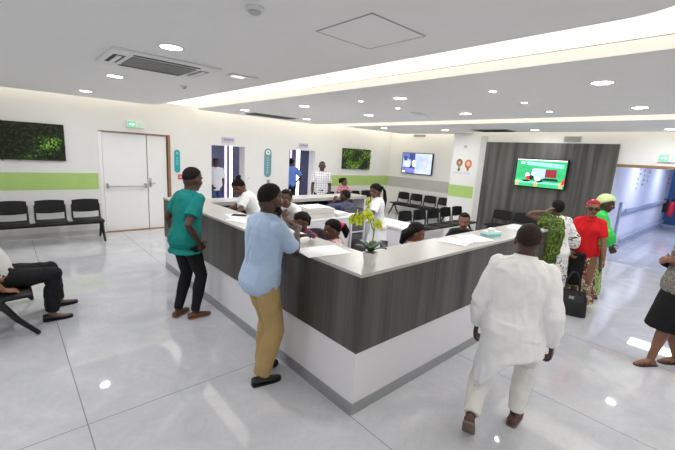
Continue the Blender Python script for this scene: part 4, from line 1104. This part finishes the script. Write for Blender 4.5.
sh.tube([c+l*.19+u*-.03, c+l*.13+fw_*.05+u*.05, c+l*.0+fw_*.07+u*.06, c-l*.12+fw_*.03+u*.03], [.05, .062, .055, .045], 12)
f.cloth('shawl', sh, SHAWL, wr=.012, wf=11)
# -- woman in red
FLOR = blotch('floral wrapper print', [rgb(62, 74, 42), rgb(206, 200, 170), rgb(160, 60, 66), rgb(58, 50, 50), rgb(150, 166, 104), rgb(226, 214, 200)], 8, 2)
f = Fig('woman in red polo shirt with red head scarf and sunglasses', (6.12, 1.45), 196, 1.60, SK_L, True, 1.0, head=(6, 2), lean=0, handL=(.13, .23, .77), handR=(.17, -.17, .84), elbowR=(-.7, -.8, 0), elbowL=(-.6, .8, 0), curlL=40, curlR=40)
f.top(REDC, -.045, .288, .012, .72, .012, 1.15, .006, 'polo_shirt'); f.collar(REDC, .044, .291, .01, .022); f.skirt(FLOR, .0, .10, .22, .18, 0, 0, .012, 'wrapper_skirt')
lg = MB(); lg.box((.15, -.17, .36), (.185, .02, .84), bev=.015); f.cloth('black_panel', lg, BLKC, wr=.004)
f.cap(.12, 0, blotch('red scarf with pale dots', [rgb(150, 18, 40), rgb(164, 24, 46), rgb(172, 28, 50), rgb(222, 150, 156)], 15, .3), 'head_scarf', .04, .50, -.5, .02); f.face(True); f.shoes(BLKL)
lt = MB().add([V(.172, .05, 1.205), V(.172, .11, 1.205), V(.172, .11, 1.218), V(.172, .05, 1.218)], [(3, 2, 1, 0)])
bg = thing('handbag', 'large black handbag hanging from the hand of the woman in red', 'handbag', (5.74, 1.42, .0), R(200))
b_ = MB(); b_.loft([[V(x*w_, y*d_, z) for x, y in ((-1, -.8), (-.8, -1), (.8, -1), (1, -.8), (1, .8), (.8, 1), (-.8, 1), (-1, .8))] for z, d_, w_ in ((0, .19, .09), (.02, .2, .1), (.2, .19, .085), (.34, .165, .04))]); b_.build('bag_body', BLKL, bg)
for x in (-.05, .05): MB().tube([V(x, -.09, .3), V(x*.8, -.08, .48), V(x*.4, -.03, .60), V(x*.4, .03, .60), V(x*.8, .08, .48), V(x, .09, .3)], .009, 8).build('handle', BLKL, bg, True)
MB().box((.078, -.03, .24), (.09, .03, .28)).build('clasp', CHROME, bg)
# -- woman in bright green
f = Fig('woman in bright green dress and lime head wrap behind the red shirt', (6.85, 1.51), -75, 1.64, SK_D, True, 1.0, head=(-6, 16), lean=3, handL=(.2, .1, .86), handR=(.2, -.08, .84), elbowL=(-.4, .9, 0), elbowR=(-.4, -.9, 0), palmL=(0, -1, .3))
f.top(GRNC, -.03, .288, .016, 1.6, .03, 1.9, 0, 'blouse', .009); f.skirt(blotch('green and cream skirt print', [rgb(120, 190, 96), rgb(190, 210, 130), rgb(88, 120, 60), rgb(214, 216, 170), rgb(96, 170, 84)], 9, 2), .02, .08, .24, .2, 0, 0, .02, 'dress_skirt')
f.cap(.26, -.012, fabric('lime head wrap', rgb(204, 222, 160), .8, .14), 'head_wrap', .10, .42, -.55, -.05); f.face(); f.shoes(BRNL)
# -- woman cropped at the right edge
f = Fig('woman in grey lace top and black skirt cropped at the right edge', (5.08, .31), 140, 1.66, SK_L, True, 1.05, bare=True, lean=-10, footL=(.17, .02, 0, 4, 0), footR=(-.16, -.03, 0, -4, 0), handL=(.06, -.02, 1.12), handR=(.10, -.14, 1.10), elbowL=(-1, .2, -.6), elbowR=(-.8, -.4, -.6), curlL=50, curlR=50)
f.top(blotch('grey lace print', [rgb(100, 98, 90), rgb(138, 135, 124), rgb(116, 114, 104), rgb(84, 82, 77), rgb(148, 145, 134)], 16, 1.5), -.05, .285, .013, .8, .012, 1.1, .006, 'lace_top'); f.skirt(fabric('black skirt cloth', rgb(18, 18, 20), .8, .15), .05, .42, .21, .20, 0.03, 0, .012); f.cap(.06, tex=.04)
f.shoes(mat('black sandal leather', rgb(34, 28, 27), .4), mat('dark sandal sole', rgb(70, 52, 44), .6), sandal=True); f.face()
cd = MB(); f.sleeves(cd, {'L': 1.98, 'R': 1.98}, .02, 1.1); f.cloth('black_cardigan_sleeves', cd, BLKC)
# -- receptionist bending at the far left
f = Fig('receptionist in white blouse bending over the far left counter', (2.95, 5.12), 142, 1.64, SK_M, True, 1, head=(4, 46), lean=30, handL=('w', 2.33, 5.0, .98), handR=('w', 2.5, 5.5, .98), elbowL=(.1, .8, -.6), elbowR=(.1, -.8, -.6))
f.top(WHC, -.03, .288, .013, .75, .012, 1.12, .0, 'blouse'); f.trousers(BLKC); f.cap(.06, tex=.04); f.tress([(-.07, 0, .08), (-.10, 0, .10), (-.115, 0, .10)], [.03, .042, .03], 'hair_bun'); f.shoes(BLKL); f.face()
# -- seated receptionists
def seated(label, x, y, yaw, h, skin, fem, top_m, zs=.50, head=(0, 10), chair=None, slv=.7, **k):
    kw = dict(pz=zs+.06, footL=(.40, .10, 0, 5, 0), footR=(.40, -.10, 0, -5, 0), handL=(.38, .12, zs+.26), handR=(.38, -.12, zs+.26), elbowL=(-.2, .8, -.5), elbowR=(-.2, -.8, -.5), palmL=(0, 0, -1), palmR=(0, 0, -1), lean=8); kw.update(k)
    g = Fig(label, (x, y), yaw, h, skin, fem, 1.0, head=head, **kw)
    g.top(top_m, -.04, .288, .011, slv, .011, 1.1, 0, 'blouse' if fem else 'shirt'); g.trousers(BLKC); g.shoes(BLKL); g.face()
    if chair: office_chair(chair, x-.02*math.cos(R(yaw)), y-.02*math.sin(R(yaw)), R(yaw))
    return g
PLAID = check('red and navy plaid', rgb(190, 46, 60), rgb(52, 58, 110), 11, rgb(120, 44, 78), .5)
PFLO = blotch('pale pink floral print', [rgb(232, 206, 208), rgb(238, 220, 220), rgb(190, 128, 140), rgb(240, 228, 226), rgb(214, 170, 176)], 18, 1)
f = seated('receptionist in red and navy plaid blouse looking down', 2.84, 3.70, 196, 1.63, SK_M, True, PLAID, .465, (-6, 26), 'dark grey office chair under the plaid receptionist', 1.5, lean=10)
f.cap(.07, tex=.03); f.tress([(-.09, .0, .03), (-.105, 0, -.03), (-.1, 0, -.09)], [.05, .055, .03], 'hair_back')
f = seated('receptionist with ponytail and pink hair tie facing left', 2.90, 3.14, 152, 1.6, SK_M, True, PFLO, .455, (0, 16), 'dark grey office chair under the ponytailed receptionist', .6)
f.cap(.06, tex=.015); f.tress([(-.10, 0, .02), (-.135, 0, -.0), (-.155, 0, -.07), (-.14, 0, -.13)], [.03, .045, .045, .02])
f.tress([(-.10, 0, .018), (-.122, 0, .008)], [.042, .042], 'hair_tie', mat('magenta hair tie', rgb(206, 40, 100), .6))
f = Fig('receptionist in white top leaning forward with a hand at her cheek behind the blue shirt', (3.12, 4.30), 200, 1.60, SK_M, True, 1, head=(14, 4), lean=38, px=.0,
        handL=(.36, .02, 1.10), elbowL=(.5, .9, -.5), palmL=(-1, -.2, 0), curlL=40, hdirL=(-.1, -.2, 1), handR=(.40, -.2, .80), elbowR=(-.3, -.8, -.4))
f.top(WHC, -.04, .288, .012, .3, .011, 1.1, 0, 'blouse'); f.trousers(BLKC); f.shoes(BLKL); f.face()
f.cap(.07, tex=.03); f.tress([(-.09, 0, .05), (-.12, 0, .0), (-.12, 0, -.08)], [.04, .05, .03], 'hair_back')
f = seated('receptionist in pale pink top with long dark hair behind the right counter arm', 3.52, 2.64, -48, 1.6, SK_L, True, PFLO, .47, (-6, 24), 'dark grey office chair under the receptionist in pale pink', .6)
f.cap(.09, tex=.03, side=-.25); f.tress([(-.06, .05, -.0), (-.11, .06, -.09), (-.10, .05, -.2)], [.05, .05, .02], 'long_hair'); f.tress([(-.06, -.05, 0), (-.10, -.06, -.09), (-.09, -.05, -.18)], [.05, .048, .02], 'long_hair')
NAVY = fabric('navy black jacket', rgb(30, 31, 38), .8, .15)
f = seated('receptionist in dark jacket and glasses facing the camera', 4.96, 2.72, 207, 1.63, SK_L, True, NAVY, .47, (0, 10), 'dark grey office chair under the receptionist in the dark jacket', 1.8)
f.cap(.03, tex=.015)
f = seated('man in slate blue shirt seated with his back to us at the rear counter', 5.16, 5.42, 78, 1.72, SK_D, False, fabric('slate blue cotton', rgb(74, 78, 104), .85, .07), .44, (42, 10), 'dark grey office chair under the man at the rear counter', .7,
           handL=(.28, .15, 1.02), elbowL=(.2, .9, -.4), hdirL=(.1, -.2, 1), curlL=30)
f.cap(.035, tex=.02)
f = seated('woman in pink patterned blouse seated on the bench below the framed foliage', 8.0, 8.70, -100, 1.62, SK_M, True, blotch('dusty pink print', [rgb(190, 120, 132), rgb(206, 142, 150), rgb(150, 84, 100), rgb(214, 168, 170)], 10, 1), .46, (40, 4), None, .7)
f.cap(.09, tex=.05); f.tress([(-.08, 0, .06), (-.13, 0, .03), (-.14, 0, -.04)], [.05, .055, .03], 'hair_back')
# -- nurse in white
f = Fig('nurse in white uniform with long black braids standing by the cabinet', (4.70, 4.16), 140, 1.58, SK_M, True, 1.05, head=(4, 24), lean=5, handL=(.33, .13, 1.0), handR=(.33, -.08, 1.0), elbowL=(-.2, .9, -.4), elbowR=(-.2, -.9, -.4), palmL=(0, -1, -.5))
f.top(WHC, -.03, .288, .013, .75, .012, 1.12, 0, 'tunic_top'); f.skirt(WHC, .03, .36, .235, .2, 0, 0, .018, 'uniform_skirt'); f.cap(.08, tex=.04); f.shoes(mat('white shoe leather', rgb(230, 230, 230), .5)); f.face()
for k in range(9):
    y_ = -.05+.0125*k; f.hang((-.08, y_*.8, .03), [(0, 0, 0), (-.05, y_*.2, .01), (-.095, y_*.3, -.06), (-.105-.01*(k % 3), y_*.4, -.2), (-.10-.008*(k % 2), y_*.5, -.38), (-.09, y_*.5, -.54-.02*(k % 3))], [.014, .014, .014, .013, .012, .007])
# -- man in checked shirt beyond the rear counter
CHK = check('white and plum window check', rgb(84, 74, 92), rgb(240, 238, 240), 16, rgb(176, 168, 182), .8)
f = Fig('man in checked short sleeved shirt standing behind the rear counter', (6.52, 7.95), 231, 1.80, SK_D, False, 1.02, head=(0, 2), handL=(.05, .24, .86), handR=(.05, -.24, .86))
f.top(CHK, -.06, .29, .013, .72, .012, 1.12, .006); f.collar(CHK, .048, .293, .01, .026); f.trousers(BLKC); f.belt(BLKL, .03, .02); f.shoes(BLKL); f.cap(.006, tex=.004, front=.7, side=.2, back=-.3); f.face()
# -- men in the passages
f = Fig('man in white shirt and blue jeans standing in the left passage', (4.42, 10.05), 262, 1.72, SK_D, False, 1.0, vox=.011, head=(-20, 6), handR=(.2, -.18, .95), elbowR=(-.6, -.9, 0))
f.top(WHC, -.06, .29, .013, .72, .012, 1.12); f.trousers(fabric('blue denim', rgb(70, 82, 128), .85, .1)); f.cap(.02); f.shoes(BLKL); f.face()
f = Fig('man in blue shirt and dark trousers walking through the right passage', (6.98, 10.1), 62, 1.80, SK_D, False, 1.05, vox=.011, head=(-10, 6), handR=(.2, -.24, 1.02), elbowR=(-.7, -.8, 0), footL=(.16, .09, 0, 4, 0), footR=(-.14, -.09, .0, -4, 0))
f.top(fabric('mid blue cotton', rgb(110, 140, 212), .85, .06), -.05, .29, .013, .78, .012, 1.12); f.trousers(BLKC); f.cap(.03); f.shoes(BLKL); f.face()
# -- seated man at the left edge
f = Fig('man in pale shirt and black trousers seated at the left edge', (-.13, 5.02), 0, 1.80, SK_L, False, 1.1, vox=.0075, pz=.535, lean=-33, head=(0, 20), footL=(.50, .30, 0, 6, 0), footR=(.40, -.10, 0, -4, 0),
        handR=(.03, -.30, .485), elbowR=(-.6, -.7, .2), handL=(.0, .3, .5), hdirR=(.9, .3, -.25), palmR=(0, .3, -1), curlR=24, kneeR=(1, 0, .6), kneeL=(1, .1, .6))
f.top(fabric('pale grey cotton', rgb(206, 205, 202), .85, .04), -.02, .29, .013, .72, .012, 1.12); f.trousers(BLKC, .014, .022, .05, .94, .008); f.belt(mat('tan leather belt', rgb(142, 92, 62), .45), .012, .022); f.shoes(BLKL); f.cap(.02); f.face()
# ------------------------------------------------------------------ camera and render look
cam = bpy.data.cameras.new('camera'); cam.sensor_width = 36; cam.lens = 370.707/675*36; cam.clip_start = .05
co = bpy.data.objects.new('camera', cam); COL.objects.link(co)
fw = V(.66013185, .72715565, -.18833642); rt = V(.74664991, -.66262041, .05872052); up = V(.08209659, .17938466, .98034754)
M = Matrix((( rt.x, up.x, -fw.x, 0), (rt.y, up.y, -fw.y, 0), (rt.z, up.z, -fw.z, 2.0), (0, 0, 0, 1)))
co.matrix_world = M
SC.camera = co
w = bpy.data.worlds.new('world'); SC.world = w; w.use_nodes = True
w.node_tree.nodes['Background'].inputs['Color'].default_value = (.9, .94, 1, 1); w.node_tree.nodes['Background'].inputs['Strength'].default_value = .3
vs = SC.view_settings; vs.view_transform = 'Standard'; vs.look = 'None'; vs.exposure = -0.19; vs.gamma = 1; vs.use_curve_mapping = False
SC.cycles.max_bounces = 8; SC.cycles.diffuse_bounces = 5; SC.cycles.glossy_bounces = 4
SC.cycles.sample_clamp_indirect = 6
SC.cycles.use_denoising = True
